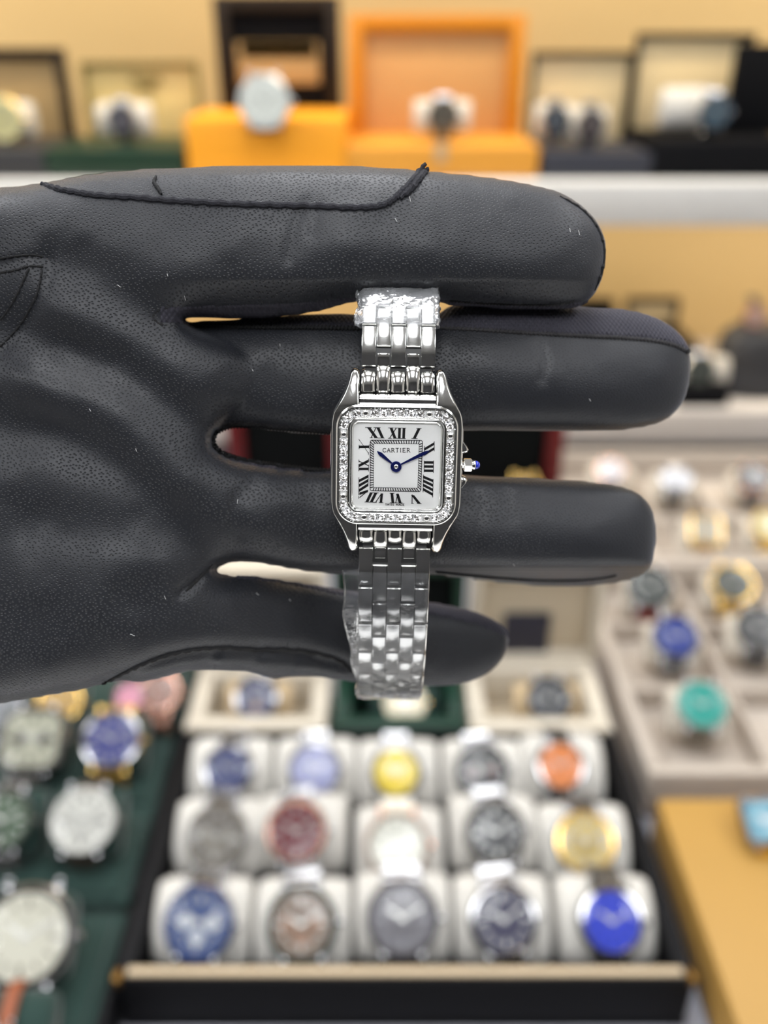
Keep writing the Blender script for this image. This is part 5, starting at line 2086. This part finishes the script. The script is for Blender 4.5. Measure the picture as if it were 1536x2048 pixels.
shelf_box('tall black lidded box on an orange base on the upper shelf', UB, YB, (366, 690, 236), (424, 684, -10, 232), M_orb, M_br, M_dk, frame=0.020,
          extras=[('name_plate', (472, 84, 640, 168), M_tanin), ('gilt_strip', (480, 84, 634, 118), mat('gilt_foil', s2l((226, 184, 104)), 0.5))])
shelf_box('big orange open box with peach lining, highest on the upper shelf', UB, YB, (692, 1080, 292), (686, 1036, 28, 292), M_or2, M_or, M_peach, frame=0.022)
shelf_box('navy based open box with two watches on the upper shelf', UB, YB, (1086, 1308, 306), (1044, 1246, 104, 306), M_nv, M_br, M_creamy, frame=0.005)
shelf_box('black based open box with tall ivory lid on the upper shelf', UB, YB, (1308, 1600, 282), (1250, 1474, 66, 282), M_dk, M_br, M_creamy, frame=0.006)
bm = bmesh.new()
A, B = at_y(1476, 88, 1.40), at_y(1640, 290, 1.40)
zb = at_y(1476, 282, YB).z + 0.0006
add_box(bm, ((A.x + B.x) / 2, 1.40, (A.z + zb) / 2), (B.x - A.x, 0.02, A.z - zb), 0.003)
o = finish(bm, 'box_lid', M_dk)
tag(o, 'plain black box lid standing upright at the right end of the upper shelf', 'box lid')

SN = (0, -0.99, 0.13)


def shelf_watch(label, px, py, dpx, dial, y, clabel=None, cpx=None, cm_=None, nrm=SN, base_py=None, **kw):
    p = at_y(px, py, y)
    dm = dpx * depth_of(p) / F
    a, b = max(0.025, dm * 0.44), 0.016
    if base_py is not None:                      # rests on the top of its box
        bz = at_y(px, base_py, YB).z
        p.z = max(p.z, bz + 0.99 * (a + 0.006) + 0.13 * (b + 0.012))
    _, mt = display_watch(label, p, dm, dial, nrm=nrm, a=a, b=b, **kw)
    if clabel:
        cushion(clabel, mt, cm_ or M_cushC, hx=cpx or 0.038, a=a - 0.0015, b=b - 0.0015)


shelf_watch('pale gold watch at the far left of the upper shelf', 2, 238, 84, (226, 218, 160), 1.34, 'cream cushion at the far left of the upper shelf', case='gold', band=(220, 210, 160), bezel=(220, 214, 170), base_py=300)
shelf_watch('small dark dial steel watch in the green box on the upper shelf', 244, 262, 58, (92, 88, 96), 1.34, 'cream cushion in the green box on the upper shelf', base_py=298)
p = at_y(528, 203, YB - 0.030)
display_watch('big pale silver watch leaning on the front of the orange base with black lid', p, 0.068, (232, 236, 228), nrm=(0, -0.98, 0.2), a=0.031, b=0.006, tmax=1.5, bezel=(200, 204, 200))
shelf_watch('grey dial watch inside the big orange box', 886, 240, 64, (84, 78, 66), 1.34, 'peach white cushion inside the big orange box', 0.040, M_cushC, bezel=(96, 84, 70), base_py=292)
shelf_watch('slate dial watch, left of the pair in the navy based box', 1112, 240, 56, (70, 78, 88), 1.34, 'cream cushion, left of the pair in the navy based box', 0.026, base_py=306)
shelf_watch('brown dial watch, right of the pair in the navy based box', 1182, 262, 56, (84, 72, 72), 1.33, 'cream cushion, right of the pair in the navy based box', 0.026, base_py=306)
shelf_watch('steel blue watch in the ivory lidded box, right side of the upper shelf', 1432, 224, 64, (74, 98, 112), 1.33, None, bezel=(60, 74, 90), base_py=282)
p = at_y(1384, 228, 1.37)
p.z = at_y(1370, 282, YB).z + 0.028 + 0.004 + 0.005
cushion('white cushion lying in the ivory lidded box', frame_of(p, SN), M_cushW, hx=0.040, a=0.028, b=0.016)
# swing tag on the orange box
bm = bmesh.new()
A = at_y(882, 305, YB - 0.002)
add_box(bm, A, (0.017, 0.002, 0.026), 0.0006)
add_tube(bm, [A + Vector((0, 0, 0.012)), A + Vector((0.002, -0.001, 0.03)), A + Vector((0.003, 0.004, 0.038))], 0.0006, 6)
tag(finish(bm, 'swing_tag', M_tag), 'small grey swing tag hanging on the front of the big orange box', 'tag')

# lower shelf, right-hand side
LB_ = LZ1
shelf_box('low black box at the back of the lower shelf above the middle finger', LB_, 1.40, (1040, 1258, 700), (1040, 1256, 600, 700), M_dk, M_dk, M_black_l, depth=0.14)
shelf_box('dark framed open box with grey lining on the lower shelf', LB_, 1.40, (1262, 1400, 690), (1256, 1402, 598, 690), M_br, M_br, M_gray, depth=0.14, frame=0.005)
shelf_watch('dark dial watch on a cream cushion at the front of the lower shelf', 1402, 742, 62, (60, 66, 58), 1.30, 'cream cushion near the front of the lower shelf', 0.05, M_cushC, bezel=(74, 76, 68), nrm=(0, -0.96, 0.28))
bm = bmesh.new()
A, B = at_y(1362, 782, 1.275), at_y(1456, 818, 1.275)
add_box(bm, ((A.x + B.x) / 2, 1.295, LB_ + (A.z - B.z) / 2 + 0.0003), (B.x - A.x, 0.04, A.z - B.z), 0.004)
tag(finish(bm, 'display_plinth', M_dk), 'small black plinth at the front edge of the lower shelf', 'plinth')
# black display stand with a rose watch on it
bm = bmesh.new()
A, B = at_y(1436, 660, 1.34), at_y(1600, 800, 1.34)
cx = (A.x + B.x) / 2
w2, h2 = (B.x - A.x) / 2, A.z - LB_
loops = []
for k, (kk, z) in enumerate(((1.0, 0.0003), (1.0, 0.02), (0.92, 0.03), (0.86, h2 * 0.5), (0.8, h2 * 0.85), (0.6, h2))):
    loops.append([Vector((cx + w2 * kk * math.cos(2 * math.pi * q / 28), 1.36 + 0.055 * kk * math.sin(2 * math.pi * q / 28), LB_ + z)) for q in range(28)])
add_loops(bm, loops)
tag(finish(bm, 'display_stand', M_char), 'rounded black watch stand at the right edge of the lower shelf', 'display stand')
shelf_watch('pinkish watch on top of the rounded black stand', 1512, 634, 46, (222, 186, 170), 1.335, None, bezel='rose', case='rose', band=(30, 28, 30))

# red framed boxes on the counter, seen between the middle and ring fingers
def red_box(label, px0, px1, py1, Y):
    a, b = at_y(px0, 900, Y), at_y(px1, 900, Y)
    w = b.x - a.x
    O = Vector(((a.x + b.x) / 2, Y, COUNTER))
    root = empty('presentation_box', Matrix.Translation(O), label, 'presentation box')
    bm = bmesh.new()
    add_box(bm, (0, -0.06, 0.0125), (w, 0.12, 0.024), 0.003)
    finish(bm, 'base', M_red, root)
    z1 = at_y(768, py1, Y).z - COUNTER
    lid = child_empty('lid', root)
    bm = bmesh.new()
    add_box(bm, (0, 0.012, z1 / 2 + 0.01), (w, 0.006, z1 - 0.02), 0.002)
    for s in (-1, 1):
        add_box(bm, (s * (w / 2 - 0.011), 0.004, z1 / 2 + 0.02), (0.022, 0.02, z1 - 0.042), 0.002)
    add_box(bm, (0, 0.004, z1 - 0.012), (w - 0.042, 0.02, 0.022), 0.002)
    finish(bm, 'lid_shell', M_red, lid)
    bm = bmesh.new()
    add_box(bm, (0, 0.006, z1 / 2 + 0.01), (w - 0.046, 0.005, z1 - 0.07), 0.002)
    finish(bm, 'lid_lining', M_black_l, lid)
    return root


red_box('dark red open box with black lining, seen through the gap left of the square watch', 456, 690, 800, 1.06)
red_box('dark red open box with black lining and a gold watch, right of the square watch', 730, 1126, 800, 1.06)
p = at_y(1050, 985, 1.01)
_, mt = display_watch('gold watch half hidden behind the ring finger in the red box', p, 0.050, (190, 150, 60), case='gold', band='gold', bezel='gold', nrm=(0, -0.8, 0.6), a=0.022, b=0.014)
